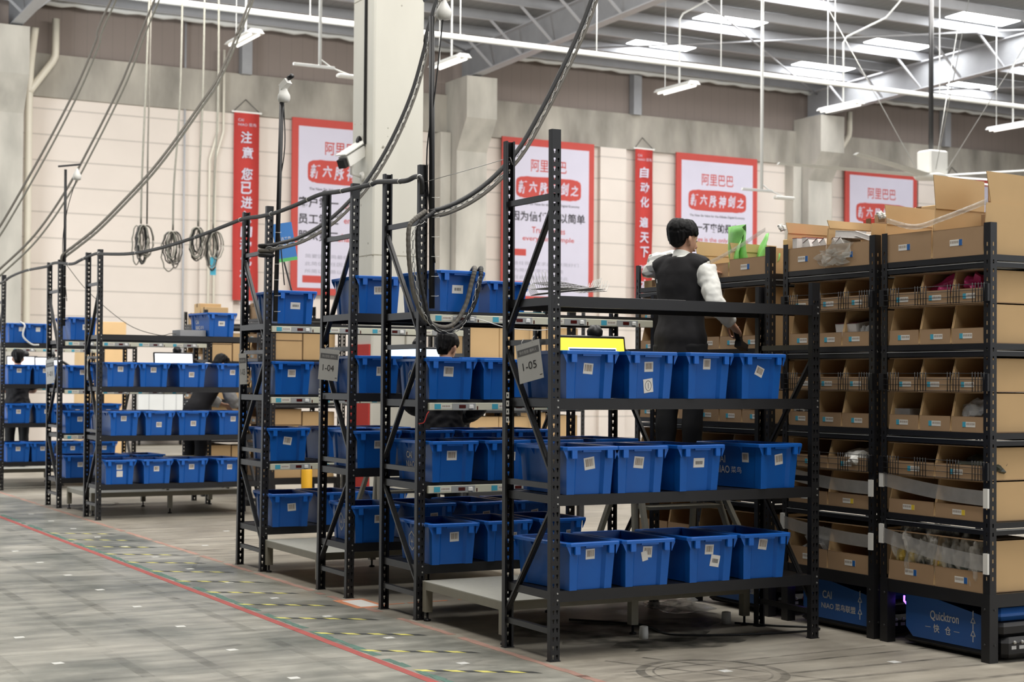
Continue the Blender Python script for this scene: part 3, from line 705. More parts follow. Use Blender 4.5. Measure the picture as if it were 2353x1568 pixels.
put_bin(1, 0, 0, .205, 0, 4, 'with a torn barcode', L(.0, .2, 2), sidelab=True)
put_bin(1, 0, 1, .635, 0, 1, 'with a half-peeled barcode', L(.012, .195, -2, 0, .058, .058), extra=[(3, -.01, .172, 14, .036, .05)])
put_bin(1, 0, 2, 1.085, 0, 1, 'with two stickers', L(-.0, .19, -2), extra=[(1, .045, .12, -10, .06, .062)])
put_bin(1, 0, 3, 1.49, 0, -1, 'with a high-set barcode', L(.0, .205, -8, 0, .056, .058))
# second rack
put_bin(2, 3, 0, .285, 0, 3, 'with hoses hung into it', L(-.01, .15, 0, 1, .075, .05), sidelab=True)
put_bin(2, 2, 0, .205, -.02, -4, 'with a white emblem', L(-.01, .185, -2, 0, .062, .06), side='hex', sidelab=True)
put_bin(2, 2, 1, .625, -.02, 0, 'half behind post', L(.05, .16, 0))
put_bin(2, 2, 2, 1.06, 0, 0, 'behind the placard', L())
put_bin(2, 1, 0, .23, -.02, 1, 'with white lettering', L(.0, .175, 0, 0, .066, .056), side='text', sidelab=True)
put_bin(2, 1, 1, .67, .04, 4, 'behind the post', L(.06, .16, 0))
put_bin(2, 1, 2, 1.09, .02, 0, 'seen by its rim', L())
put_bin(2, 1, 3, 1.56, .05, 3, 'seen by its far rim', L())
put_bin(2, 0, 0, .24, -.06, -2, 'with brown barcode, emblem', L(.02, .18, 2, 0, .058, .056), side='hex')
put_bin(2, 0, 1, .665, -.02, 0, 'in shadow', L(.06, .16, 0))
put_bin(2, 0, 2, 1.1, 0, 0, 'with side card', L(.1, .16, 4))
# third rack
put_bin(3, 3, 0, .25, 0, -4, 'behind the brace', L(.0, .17, 2), sidelab=True)
put_bin(3, 3, 2, 1.30, 0, 0, 'behind a hose', L())
put_bin(3, 2, 0, .2, 0, -2, 'with a shaded side', L(.03, .16, 0, 0, .056, .06), sidelab=True)
put_bin(3, 2, 1, .64, 0, 0, 'between two posts', L())
put_bin(3, 2, 2, 1.07, 0, 0, '', L())
for k, x in enumerate((.23, .66, 1.1, 1.52)): put_bin(3, 1, k, x, 0, (-3, 2, 0, 1)[k], '', L(.02, .17, 3 * k))
put_bin(3, 0, 0, .24, -.0, -5, 'with a white emblem', L(.04, .17, 0), side='hex', sidelab=True)
for k, x in ((1, .68), (2, 1.12), (3, 1.54)): put_bin(3, 0, k, x, 0, 2, '', L(.02, .17, 3 * k))
# fourth rack
put_bin(4, 3, 0, .285, 0, -2, 'with a small white barcode', L(.01, .15, -1, 1, .075, .05))
put_bin(4, 2, 0, .25, 0, 2, 'with a centred barcode', L(.0, .175, 0, 0, .062, .056))
put_bin(4, 2, 1, .68, 0, 0, 'behind 1-04 post', L())
put_bin(4, 1, 0, .245, 0, -4, 'with a slanted barcode', L(.0, .165, -8, 0, .062, .058))
put_bin(4, 1, 1, .72, 0, 4, 'turned askew', L())
put_bin(4, 1, 2, 1.15, 0, 0, '', L())
put_bin(4, 0, 0, .265, -.04, -6, 'with a tilted barcode', L(.02, .16, 4, 0, .062, .056))
put_bin(4, 0, 1, .70, 0, 4, 'turned askew', L())
put_bin(4, 0, 2, 1.13, 0, 0, '', L())
# fifth rack
put_bin(5, 3, 3, 1.39, 0, 5, 'with white lettering', L(.01, .15, 0, 1, .07, .05), side='text')
for k, (x, z, r, lx) in enumerate(((.24, .195, 0, .0), (.637, .19, 0, .0), (1.05, .14, 0, .0), (1.5, .17, 0, .04))):
    put_bin(5, 2, k, x, 0, (3, -2, 5, 6)[k], ('with a brown barcode', 'with a pale rim card', 'with a low barcode', 'with a dark side')[k], L(lx, z, r))
for k, (x, z) in enumerate(((.285, .19), (.68, .12), (1.09, .13), (1.52, .18))):
    put_bin(5, 1, k, x, 0, (3, 3, -2, 6)[k], ('with high barcode', 'with a low barcode', 'with a centred barcode', 'half hidden')[k], L(.01 * k, z, 0))
for k, (x, z) in enumerate(((.265, .19), (.665, .165), (1.07, .18), (1.5, .17))):
    put_bin(5, 0, k, x, 0, (-2, 3, 3, 8)[k], ('with two stacked stickers', 'with a centred barcode', 'with a clean barcode', 'with a dusty side')[k], L(.0, z, 0), extra=[(3, .004, .115, 0, .06, .06)] if k == 0 else None)
# sixth rack
put_bin(6, 3, 0, .27, 0, 3, 'with a square barcode', L(.05, .155, 0, 1, .07, .06))
put_bin(6, 2, 0, .265, 0, 0, 'with a brown barcode', L(.03, .19, 0))
for k, x in ((0, .25), (1, .68), (2, 1.1)): put_bin(6, 1, k, x, 0, (-2, 1, 0)[k], ('with a paler barcode', 'beside it', 'seen by its rim')[k], L(.03, .17, 0))
for k, x in ((0, .26), (1, .68), (2, 1.12)): put_bin(6, 0, k, x, 0, (-2, 1, 4)[k], ('in shade', 'half hidden', 'turned askew')[k], L(.03, .16, 0))
# seventh and farthest racks (left edge)
for k, x in ((0, .09), (1, .475)): put_bin(7, 3, k, x, 0, 3, ('cut by the photo edge', 'with white label')[k], L(.02, .19, 0, 3, .055, .055))
for k, x in ((0, .16), (1, .6), (2, 1.05)): put_bin(7, 2, k, x, 0, 2, ('by the photo edge', 'left of a post', 'behind the post')[k], L(.0, .19, 0))
for k, x in ((0, .2), (1, .63), (2, 1.06), (3, 1.5)): put_bin(7, 1, k, x, 0, 2, '', L(.0, .16, 0))
for k, x in ((0, .14), (1, .58), (2, 1.0), (3, 1.45)): put_bin(7, 0, k, x, 0, 2, '', L(.0, .18, 0))
for k, x in ((0, .1), (1, .5), (2, .9)): put_bin(8, 1, k, x, 0, 0, '', L(.0, .18, 0))

# ---------------------------------------------------------------- steel platforms between the racks
def platform(x0, x1, y0, y1, z, label):
    t = thing('work_platform', label, 'platform', (x0, y0, 0), 0, 'steel platforms between the racks'); X, Y = x1 - x0, y1 - y0
    b = MB(); b.box(0, X, 0, Y, z - .006, z, 'plat')
    for k in range(60): pass
    b.build('deck_plate', t)
    b = MB()
    for y in (0, Y - .04): b.box(0, X, y, y + .04, z - .056, z - .006, 'leg')
    for x in (0, X - .04, X / 2): b.box(x, x + .04, .04, Y - .04, z - .056, z - .006, 'leg')
    b.build('frame', t)
    for x in (.0, X / 2, X - .05):
        for y in (.0, Y - .05):
            b = MB(); b.box(x, x + .05, y, y + .05, .06, z - .056, 'leg'); lg = b.build('leg', t)
            b = MB(); b.lathe([(.024, 0), (.024, .012), (.008, .016), (.008, .06)], (x + .025, y + .025, 0), 'blackd', 12); b.build('foot', lg)
platform(.03, 1.86, .62, 1.72, .262, 'low grey steel platform between the two nearest racks')
platform(.03, 1.86, 3.54, 4.68, .264, 'low grey steel platform between the third and fourth racks')
platform(.1, 1.9, 10.56, 11.72, .262, 'low grey steel platform between the two racks of the far left pair')
platform(.1, 1.9, 15.82, 16.95, .262, 'low grey steel platform at the left edge behind the farthest bins')
for (x, y, s, lab) in ((.93, .46, .04, 'white plastic cap lying under the nearest rack'), (1.76, .74, .045, 'white plastic cap in the shade by the right rack leg')):
    b = MB(); b.lathe([(s * .7, 0), (s * .72, .03), (s * .66, .075), (s * .5, .078)], (x, y, 0), 'dev', 16); tag(b.build('foot_cap'), lab, 'cap')

# step stools
def stool(x, y, z, w, d, hs, label):
    t = thing('step_stool', label, 'stool', (x, y, z), 0)
    H = hs[-1]
    b = MB(); b.box(0, w, .0, d * .45, H - .025, H, 'leg'); b.build('top_step', t)
    for i, h in enumerate(hs[:-1]):
        yy = -d * .55 * (1 - h / H); b = MB(); b.box(.02, w - .02, yy, yy + .2, h - .02, h, 'leg'); b.build('step', t)
    for s in (0, w):
        for (ya, yb) in ((-d * .6, .02), (d * .8, d * .42), (-d * .25, d * .12)):
            b = MB(); b.bar((s + (.12 if s else -.12), ya, 0), (s, yb, H - .01), .035, .03, 'leg', (1, 0, 0)); b.build('leg', t)
stool(1.25, 1.0, .263, .62, .6, (.24, .5, .69), 'grey steel step stool on the platform under the man in the vest')
stool(1.15, 11.0, .263, .5, .5, (.2, .38), 'grey steel step stool on the far platform beside the hooded worker')
stool(.75, 4.02, .265, .6, .5, (.2, .42, .6), 'pale steel step stool behind the bins of the second rack')

# ---------------------------------------------------------------- placards
def placard(y, z, w, h, Y0, label, num, rz, roll):
    t = thing('placard', label, 'sign', (-.03, Y0, z), 0)
    U = Vector((math.sin(rz), -math.cos(rz), 0)); V = Vector((0, 0, 1))
    U, V = U * math.cos(roll) + V * math.sin(roll), V * math.cos(roll) - U * math.sin(roll); n = U.cross(V)
    c = Vector((0, 0, -h / 2)); b = MB(); b.slab(c - n * .003, U, V, n, w, h, .003, 'tag'); s = b.build('card', t)
    b = MB(); b.slab(c + V * h * .27, U, V, n, w * .9, h * .17, .0006, 'tagd'); b.text('快仓智能-播种人', c + V * h * .27 + n * .0006, U, V, h * .09, 'tag', w=w * .72); b.build('header', t)
    b = MB(); b.text(num, c - V * h * .1, U, V, h * .2, 'ink', w=w * .58, bold=.0); b.build('number', t); b = MB(); b.slab(c + U * w * .42 - V * h * .4, U, V, n, w * .1, h * .02, .0006, 'ink'); b.build('small_print', t)
    b = MB()
    for s_ in (-.22, .22): b.tube([c + U * w * s_ + V * (h / 2 - .01), c + U * w * s_ + V * (h / 2 + .012), c + U * w * s_ + V * (h / 2 + .03) - n * .02], .002, 'dev', 5)
    b.build('hook', t)
placard(0, 1.80, .205, .225, .215, 'grey paper placard reading 1-05 on the nearest rack', '1-05', .22, math.radians(11))
placard(0, 1.80, .19, .23, 3.22, 'grey paper placard reading 1-04 on the third rack', '1-04', .45, math.radians(-5))
placard(0, 1.79, .075, .26, 5.1, 'narrow grey placard turned edge-on, on the fourth rack', '1-03', .6, math.radians(3))
placard(0, 1.80, .17, .25, 10.3, 'small pale placard on the fifth rack', '1-02', -.2, math.radians(-3))
placard(0, 1.80, .2, .3, 12.1, 'pale curled placard on the sixth rack', '1-01', .3, math.radians(6))
# white code tabs on the back posts
for (Y0, z0, lab) in ((.5, 1.33, 'nearest rack'), (3.44, 1.33, 'third rack')):
    for k in range(4):
        b = MB(); b.box(-.0046, -.0032, Y0, Y0 + .034, z0 + k * .048, z0 + .034 + k * .048, 'white'); b.box(-.0049, -.0046, Y0 + .01, Y0 + .024, z0 + .01 + k * .048, z0 + .024 + k * .048, 'ink')
        tag(b.build('code_tab'), 'small white code tab on the %s post, %s of four going up' % (lab, ORD[k]), 'label', 'code tabs on the %s post' % lab)
# ---------------------------------------------------------------- mobile shelves and their cartons
PZ = [.386, .792, 1.299, 1.811, 2.318]; PN = .9
def lpost(H, slots=True):
    """L-section slotted post, corner at origin, flanges along +x and +y"""
    b = MB(); a = .05; pitch = .05; n = int(H / pitch); c = [0, .019, .029, a]
    for i in range(n):
        z = [i * pitch, i * pitch + .015, i * pitch + .037, (i + 1) * pitch]
        for ax in (0, 1):
            def P(u, zz): return (u, 0, zz) if ax == 0 else (0, u, zz)
            def q(u0, u1, za, zb):
                f = [P(u0, za), P(u1, za), P(u1, zb), P(u0, zb)]
                b.add(f, [(0, 1, 2, 3) if ax == 0 else (3, 2, 1, 0)], 'black')
            if z[0] < .42 or i >= n - 2: q(0, a, z[0], z[3]); continue
            q(0, a, z[0], z[1]); q(0, c[1], z[1], z[2]); q(c[2], a, z[1], z[2]); q(0, a, z[2], z[3])
    b.box(-.002, .062, -.002, .062, 0, .386, 'black')
    for z in (.1, .3): b.lathe([(.007, 0), (.005, .005)], (-.002, .035, z), 'greyp', 8, (-1, 0, 0), False); b.lathe([(.007, 0), (.005, .005)], (.035, -.002, z), 'greyp', 8, (0, -1, 0), False)
    return b
POST = [None]
def pod(X0, Y0, label, guards=(), straps=(), lean=0., W=PN, rot=0.):
    t = thing('mobile_shelf', label, 'shelf', (X0, Y0, 0), rot, 'mobile shelves at the picking line')
    for (x, y, r) in ((0, 0, 0), (0, W, -PI / 2), (PN, 0, PI / 2), (PN, W, PI)):
        if POST[0] is None:
            POST[0] = lpost(2.505).build('upright', t); md = POST[0].modifiers.new('sheet', 'SOLIDIFY'); md.thickness = .002; md.offset = 0; o = POST[0]
        else: o = copy_part(POST[0], 'upright', t, (0, 0, 0))
        o.location = (x, y, 0); o.rotation_euler = (0, 0, r)
    for i, z in enumerate(PZ):
        b = MB()
        for (x0, x1, y0, y1) in ((.002, .03, .05, W - .05), (PN - .03, PN - .002, .05, W - .05), (.05, PN - .05, .002, .03), (.05, PN - .05, W - .03, W - .002)):
            if i == 0: b.box(x0, x1, y0, y1, z - .075, z, 'black'); continue
            b.box(x0, x1, y0, y1, z - .034, z, 'black'); b.box(x0, x1, y0, y1, z - .072, z - .042, 'black')
            lx = .004 if x1 - x0 < .1 else 0; ly = .004 if y1 - y0 < .1 else 0
            b.box(x0 - lx, x1 + lx, y0 - ly, y1 + ly, z - .045, z - .042, 'gpan')
        b.build('beam', t)
        b = MB(); b.box(.03, PN - .03, .03, W - .03, z - .02, z - .002, 'black'); b.build('deck', t)
    for z in guards:
        b = MB(); y0, y1, h = -.0, W, .1
        for k in range(4): b.tube([(-.018, y0, z + k * h / 3), (-.018, y1, z + k * h / 3)], .0025, 'blackd', 4)
        for cy in (.08, .3, .6, .86):
            for q in range(-2, 3): b.tube([(-.02, W * cy + q * .023, z - .005), (-.02, W * cy + q * .023, z + h + .008)], .0025, 'blackd', 4)
        b.box(-.02, -.004, y0, y0 + .04, z, z + h, 'blackd'); b.box(-.02, -.004, y1 - .04, y1, z, z + h, 'blackd')
        b.build('wire_guard', t)
    for (za, zb, h) in straps:
        b = MB(); n = 14
        for k in range(n):
            ya, yb = W * k / n, W * (k + 1) / n
            def pt(y, s): f = y / W; return (-.012 - .004 * math.sin(f * 9), y, za + (zb - za) * f + s * h / 2 - .03 * math.sin(f * PI) * .6)
            b.add([pt(ya, -1), pt(yb, -1), pt(yb, 1), pt(ya, 1)], [(3, 2, 1, 0)], 'strap', True)
        sp = b.build('elastic_strap', t)
        b = MB(); b.box(-.018, -.004, .0, .035, za - h * .65, za + h * .65, 'dev'); b.build('strap_clip', sp)
        b = MB(); b.box(-.018, -.004, W - .035, W, zb - h * .65, zb + h * .65, 'dev'); b.build('strap_clip', sp)
    return t
ci = [0]
def carton(X0, Y0, z, w, d, h, hl, label, stick=('navy', 0), top=False, group='open cartons on the mobile shelves', cut=.07, name='open_carton', flap=None, guard=False):
    """open-front cardboard tray; local x = depth, y = along the shelf"""
    t = thing(name, label, 'carton', (X0, Y0, z + .001), 0, group); ci[0] += 1
    tk = .006; b = MB()
    b.box(0, d, 0, w, 0, tk, 'cardd')  # tray inside in the darker cardboard, to deepen its shade
    b.box(d - tk, d, 0, w, tk, h, 'cardd')
    for y0 in (0, w - tk):
        b.prism([(0, y0, tk), (d - tk, y0, tk), (d - tk, y0, h), (cut, y0, h), (.012, y0, hl)], (0, tk, 0), 'card')
    b.box(0, tk, tk, w - tk, tk, hl, 'cardd'); b.box(-.0004, tk, .002, w - .002, hl, hl + .001, 'carde')
    if not top: b.box(.004, d, .0, w, h - tk, h, 'cardd')
    b.build('tray', t)
    if top and flap:
        for (y0, hh, s) in flap:
            b = MB(); b.prism([(.02 + .1 * s, y0, h), (d - .01, y0, h), (d - .01, y0, h + hh * .93), (.0 + .06 * s, y0, h + hh)], (0, .005, 0), 'card'); b.build('flap', t)
    if stick:
        c, off = stick; y = w * (.5 + off); lh = .036 if hl > .1 else .03; zc = min(hl * .5, hl - lh / 2 - .006); k = -1 if c in ('navy', 'yel') else 1
        b = MB(); b.box(-.0012, 0, y - .05, y + .05, zc - lh / 2, zc + lh / 2, 'white')
        ys = (y - .05, y - .024) if k < 0 else (y + .024, y + .05); b.box(-.0018, -.0012, ys[0], ys[1], zc - lh / 2, zc + lh / 2, c)
        for q in range(8):
            yy = -.018 + q * .0085 if k < 0 else -.046 + q * .0085; b.box(-.0016, -.0012, y + yy, y + yy + .004, zc - .004, zc + lh * .32, 'bar')
        b.build('shelf_label', t)
    return t
def closed_box(X0, Y0, z, w, d, h, label, group=None, m='card', rot=0, seam=True):
    t = tag(None or bpy.data.objects.new('cardboard_box', None), label, 'box', group); C.objects.link(t); t.location = (X0, Y0, z + .001); t.rotation_euler = (0, 0, rot)
    b = MB(); b.bbox(0, d, 0, w, 0, h, m, .004); b.build('carton_body', t)
    b = MB(); b.box(-.0008, d + .0008, w / 2 - .024, w / 2 + .024, h, h + .0008, 'carde'); b.box(-.0008, 0, w / 2 - .024, w / 2 + .024, h - .05, h, 'carde'); b.build('packing_tape', t)
    return t
def fill(X0, Y0, who, d=.4):
    """three-column trays in tiers 3-4 (two rows each), two-column in tiers 1-2; near column first"""
    rows = [(PZ[0], .30, .118, 2, 'navy', 0), (PZ[1], .231, .085, 2, 'yel', 0), (PZ[1] + .233, .195, .085, 2, 'sky', 1),
            (PZ[2], .231, .09, 3, 'sky', 0), (PZ[2] + .233, .2, .085, 3, 'sky', 1), (PZ[3], .231, .09, 3, 'sky', 0), (PZ[3] + .233, .195, .085, 3, 'sky', 1)]
    nm = {2: ['nearer', 'farther'], 3: ['nearest', 'middle', 'farthest']}
    rn = ['lowest', 'second', 'third', 'fourth', 'fifth', 'sixth', 'uppermost']
    for i, (z, h, hl, n, c, g) in enumerate(rows):
        wd = (PN - .11) / n
        for k in range(n):
            carton(X0 + .008, Y0 + .055 + k * wd, z, wd - .004, d, h, hl, '%s open cardboard tray in the %s row%s of %s' % (nm[n][k], rn[i], '' if i in (0, 6) else ' up', who), (c, .05 * ((i + k) % 3 - 1)), cut=.045)
P1 = pod(2.2, -1.144, 'nearest mobile shelf of cardboard trays at the right edge', guards=(PZ[3] + .24, PZ[2] + .24, PZ[1] + .24), straps=((.93, 1.0, .085), (.56, .66, .09)))
fill(2.2, -1.144, 'the nearest mobile shelf')
P2 = pod(2.2, -.182, 'second mobile shelf behind the right end of the nearest rack', guards=(PZ[3] + .24, PZ[2] + .24, PZ[1] + .24), straps=((.93, .99, .08), (.6, .66, .08)))
fill(2.2, -.182, 'the second mobile shelf')
P3 = pod(2.2, .862, 'third mobile shelf, right of the man in the black vest', guards=())
fill(2.2, .862, 'the third mobile shelf')
P4 = pod(2.45, 1.99, 'mobile shelf just left of the man in the black vest', guards=())
fill(2.45, 1.99, 'the shelf left of the man')
P5 = pod(4.3, 8.15, 'distant mobile shelf seen through the second rack', guards=(PZ[3] + .24,))
fill(4.3, 8.15, 'the distant shelf')
P6 = pod(2.2, 10.42, 'mobile shelf seen between the fourth and fifth racks', guards=())
fill(2.2, 10.42, 'the shelf beyond the fourth rack')
P7 = pod(2.2, 13.0, 'far mobile shelf behind the hooded worker', guards=())
fill(2.2, 13.0, 'the shelf beyond the hooded worker')
# end-on cartons visible in the open sides of the distant shelves
def side_wall(X0, Y0, who, rows, xs, m='card'):
    for i, (z0, z1) in enumerate(rows):
        for k in range(len(xs) - 1):
            closed_box(X0 + xs[k] + .003, Y0 + .055, z0, .4, xs[k + 1] - xs[k] - .006, z1 - z0 - .006, 'closed cardboard box, %s in %s of %s' % (('left' if k == 0 else 'right'), ['the bottom row', 'the second row', 'the third row', 'the fourth row', 'the top row', 'row six'][i], who), 'closed boxes in the distant shelves', m)
side_wall(2.62, 10.42, 'the shelf beyond the fourth rack', [(PZ[0], .68), (PZ[1], 1.19), (PZ[2], 1.7), (PZ[3], 2.2)], (.0, .42))
side_wall(4.72, 8.15, 'the distant shelf', [(PZ[0], .68), (PZ[1], 1.19), (PZ[2], 1.7), (PZ[3], 2.2)], (.0, .42))
side_wall(2.62, 13.0, 'the shelf beyond the hooded worker', [(PZ[0], .68), (PZ[1], 1.19), (PZ[2], 1.7), (PZ[3], 2.2)], (.0, .42))
P8 = pod(3.35, 7.6, 'mobile shelf packed with closed boxes seen through the nearest two racks', guards=())
side_wall(3.35, 7.6, 'the shelf behind the monitor', [(PZ[0], .68), (PZ[1], 1.19), (PZ[2], 1.7), (PZ[3], 2.2)], (.06, .45, .84))
P9 = pod(3.9, 11.4, 'mobile shelf packed with closed boxes, far behind the worker in the black jacket', guards=())
side_wall(3.9, 11.4, 'the farthest shelf', [(PZ[0], .68), (PZ[1], 1.19), (PZ[2], 1.7), (PZ[3], 2.2)], (.06, .45, .84))

# top tier of the shelves
carton(2.207, -1.088, PZ[4], .415, .42, .3, .165, 'large open carton with raised flaps on top of the nearest shelf, at the photo edge', ('navy', .03), True, flap=((.004, .18, .4), (.404, .2, 0)), cut=.02)
carton(2.207, -.668, PZ[4], .415, .42, .24, .17, 'large open carton with a tall side on top of the nearest shelf, its left half', ('navy', .06), True, flap=((.404, .12, 0),), cut=.02)
t = closed_box(2.45, -.98, PZ[4] + .008, .16, .14, .26, 'small upright brown box inside the top right carton', None, 'cardd')
b = MB(); b.bar((2.3, -1.03, PZ[4] + .33), (2.55, -.8, PZ[4] + .40), .005, .17, 'card')
for q in (-.03, .03): b.bar((2.33, -1.006, PZ[4] + .345 + q), (2.39, -.95, PZ[4] + .36 + q), .008, .006, 'carde')
tag(b.build('box_flap'), 'loose printed cardboard flap standing in the top right carton', 'cardboard')
carton(2.207, -.126, PZ[4], .415, .42, .26, .15, 'open carton of books on top of the second shelf, right half', ('navy', .0), True, flap=((.404, .05, 0),), cut=.02)
carton(2.207, .294, PZ[4], .415, .42, .26, .15, 'open carton of books on top of the second shelf, left half', ('navy', .05), True, flap=((.404, .07, 0),), cut=.02)
carton(2.207, .918, PZ[4], .415, .42, .18, .12, 'open carton with green pouches on the third shelf, right half', ('navy', .05), True, flap=((.404, .06, 0),), cut=.02)
carton(2.207, 1.338, PZ[4], .415, .42, .18, .1, 'open carton with green pouches on the third shelf, left half', ('sky', .05), True, flap=((.404, .1, 0),), cut=.02)
closed_box(2.72, 1.0, PZ[4], .38, .34, .29, 'closed cardboard box at the back of the third shelf top', 'boxes on the shelf tops')
closed_box(2.72, .2, PZ[4], .4, .34, .3, 'closed cardboard box at the back of the second shelf top', 'boxes on the shelf tops')
closed_box(2.72, -.3 + .14, PZ[4], .3, .3, .4, 'tall cardboard box between the second and nearest shelf tops', 'boxes on the shelf tops')
for k, (y, h, dx) in enumerate(((10.5, .2, .02), (10.8, .24, .05), (11.08, .2, .02))): closed_box(2.22 + dx, y, PZ[4], .24, .3, h, 'cardboard box, %s of three atop the shelf between the racks' % ORD[k], 'boxes atop the shelf between the racks', 'cardd')
for k, (y, h) in enumerate(((13.05, .22), (13.35, .28), (13.62, .16))): closed_box(2.25, y, PZ[4], .25, .3, h, 'pale cardboard box, %s of three atop the far shelf' % ORD[k], 'boxes atop the far shelf')
closed_box(2.52, 2.6, PZ[4] - .16 + .162, .28, .3, .06, 'flat cardboard box under the white bags left of the man', None)
closed_box(2.35, 20.0, .0, .7, .72, 2.55, 'tall pale cardboard stack at the far left behind the racks', None)
# a pallet of closed boxes right of it stays behind posts

def blob(name, label, cat, loc, size, m, seed, amp=.25, parent=None, group=None, sub=3, sq=1.0):
    """crumpled soft pack: deformed sphere"""
    import bmesh
    r2 = random.Random(seed); bm = bmesh.new(); bmesh.ops.create_icosphere(bm, subdivisions=sub, radius=1)
    ph = [(Vector((r2.uniform(-5, 5), r2.uniform(-5, 5), r2.uniform(-5, 5))), r2.uniform(0, 6)) for _ in range(7)] + [(Vector((r2.uniform(-14, 14), r2.uniform(-14, 14), r2.uniform(-14, 14))), r2.uniform(0, 6)) for _ in range(3)]
    for v in bm.verts:
        c = v.co.copy(); k = 1 + amp * sum(math.sin(c.dot(a) + f) for a, f in ph) / 5
        c = Vector([math.copysign(abs(q) ** sq, q) for q in c])
        v.co = Vector((c.x * size[0] * k, c.y * size[1] * k, max(c.z, -.8) * size[2] * k))
    z0 = min(v.co.z for v in bm.verts)
    for v in bm.verts: v.co.z -= z0
    me = bpy.data.meshes.new(name); bm.to_mesh(me); bm.free(); me.materials.append(M[m])
    o = bpy.data.objects.new(name, me); C.objects.link(o); o.location = loc
    if parent: o.parent = parent
    if label: tag(o, label, cat, group)
    return o
def pouch(name, label, loc, w, h, m, lean=0, turn=0, group=None, seed=1):
    """flat foil pouch with a crimped top, standing on z"""
    b = MB(); n = 7; r2 = random.Random(seed); R = []
    for i in range(n + 1):
        f = i / n; d = .022 * math.sin(PI * min(1, f * 1.1)) ** .7 + .002 if f < .92 else .002; ww = w / 2 * (1 + .06 * math.sin(f * 5 + seed))
        R.append([(x * ww, s * d * (1 - abs(x) ** 2) + .01 * math.sin(f * 7 + x * 3 + seed), f * h) for s, xs in ((-1, (-1, -.5, 0, .5, 1)), (1, (.6, .2, -.2, -.6))) for x in xs])
    b.loft(R, m, True, True); o = b.build(name); o.location = loc; o.rotation_euler = (lean, 0, turn)
    return tag(o, label, 'pouch', group)
ZT = PZ[4] + .01
for k, (x, y, h, ln, tn) in enumerate(((2.27, 1.40, .30, .2, 1.2), (2.33, 1.36, .36, -.12, 1.5), (2.40, 1.30, .31, .3, 1.0))):
    pouch('foil_pouch', 'pale green foil pouch, %s of three standing in the top carton beside the man' % ORD[k], (x, y, ZT), .24, h, 'green', ln, tn, 'green foil pouches', k)
pouch('foil_pouch', 'pale green pouch peeping over the lip of the right carton on the third shelf', (2.27, 1.0, ZT), .16, .15, 'green', .5, 1.4, None, 9)
def book(label, loc, w, d, h, cover, rot, group, spine=None):
    t = thing('book', label, 'book', loc, 0, group); t.rotation_euler = rot
    b = MB(); b.box(.002, d - .002, .002, w - .002, .002, h - .002, 'booked'); b.build('pages', t)
    b = MB(); b.box(0, d, 0, w, 0, .002, cover); b.box(0, d, 0, w, h - .002, h, cover); b.box(d - .002, d, 0, w, .002, h - .002, cover); b.build('cover', t)
for k in range(7):
    y = .62 - k * .085; red = k < 2
    book('%s book, %s from the left in the cartons on the second shelf top' % ('red' if red else 'white-edged', ['first', 'second', 'third', 'fourth', 'fifth', 'sixth', 'seventh'][k]),
         (2.235 + .01 * (k % 2), y, ZT + .085), .05 if red else .06, .16, .13, 'redbox' if red else 'maroon', ((0 if red else -.35 - .05 * k), 0, 0), 'books in the second shelf top')
book('large white-paged book lying flat over the books on the second shelf top', (2.24, -.05, ZT + .16), .3, .2, .045, 'booked', (.1, .05, 0), None)
book('slanted white book at the right end of the second shelf top', (2.235, -.1, ZT + .14), .16, .2, .03, 'booked', (.3, 0, 0), None)
for k in range(4):
    t = closed_box(2.62 + .02 * k, .3 - k * .12, ZT + .26 + .02 * (k % 2), .11, .12, .08, 'small red and brown carton, %s of four behind the books' % ORD[k], 'red cartons behind the books', 'redbox' if k % 2 == 0 else 'cardd', .3 * k)
# contents of the near trays
blob('pink_bag', 'crumpled pink bag in the uppermost row, middle tray of the nearest shelf', 'bag', (2.33, -.67, PZ[3] + .242), (.08, .12, .075), 'pink', 3, .5)
blob('pink_bag', 'crumpled pink bag in the uppermost row, nearest tray of the nearest shelf', 'bag', (2.33, -.95, PZ[3] + .242), (.08, .09, .072), 'pink', 5, .5)
b = MB(); b.box(0, .12, 0, .14, 0, .12, 'film'); tag(b.build('pastel_box', None, (2.25, -.44, PZ[2] + .008)), 'small pastel box in the middle row of the nearest shelf', 'box')
blob('clear_bag', 'crumpled clear plastic bag in the middle row, nearest tray of the nearest shelf', 'bag', (2.3, -.96, PZ[2] + .008), (.06, .11, .085), 'film', 8, .5)
blob('dark_pouch', 'shiny black plastic pack in the third-lowest row of the nearest shelf', 'bag', (2.34, -.95, PZ[1] + .242), (.1, .15, .06), 'snackd', 12, .4)
for k in range(7):
    y = -.36 - k * .108
    t = thing('snack_bag', 'clear wrapped snack bag, %s from the left in the bottom row of the nearest shelf' % ['first', 'second', 'third', 'fourth', 'fifth', 'sixth', 'seventh'][k], 'bag', (2.275, y, PZ[0] + .008), 0, 'snack bags on the nearest shelf')
    blob('snack', None, None, (0, 0, 0), (.05, .046, .1), ('snack', 'snack', 'snackd', 'snack', 'snackd', 'snackd', 'snackd')[k], 20 + k, .25, t)
    blob('wrapper', None, None, (0, 0, 0), (.056, .052, .13 + .02 * (k % 2)), 'filmb', 40 + k, .7, t, None, 4)
book('tilted maroon book with white pages in a tray of the second shelf', (2.26, .04, PZ[3] + .01), .2, .2, .14, 'maroon', (0, -.15, 0), None)
for k in range(3): blob('clear_bag', 'small clear bag, %s of three in the second-from-top row of the second shelf' % ORD[k], 'bag', (2.27, -.02 - .06 * k, PZ[3] + .01), (.05, .04, .06), 'film', 60 + k, .4, None, 'clear bags on the second shelf')
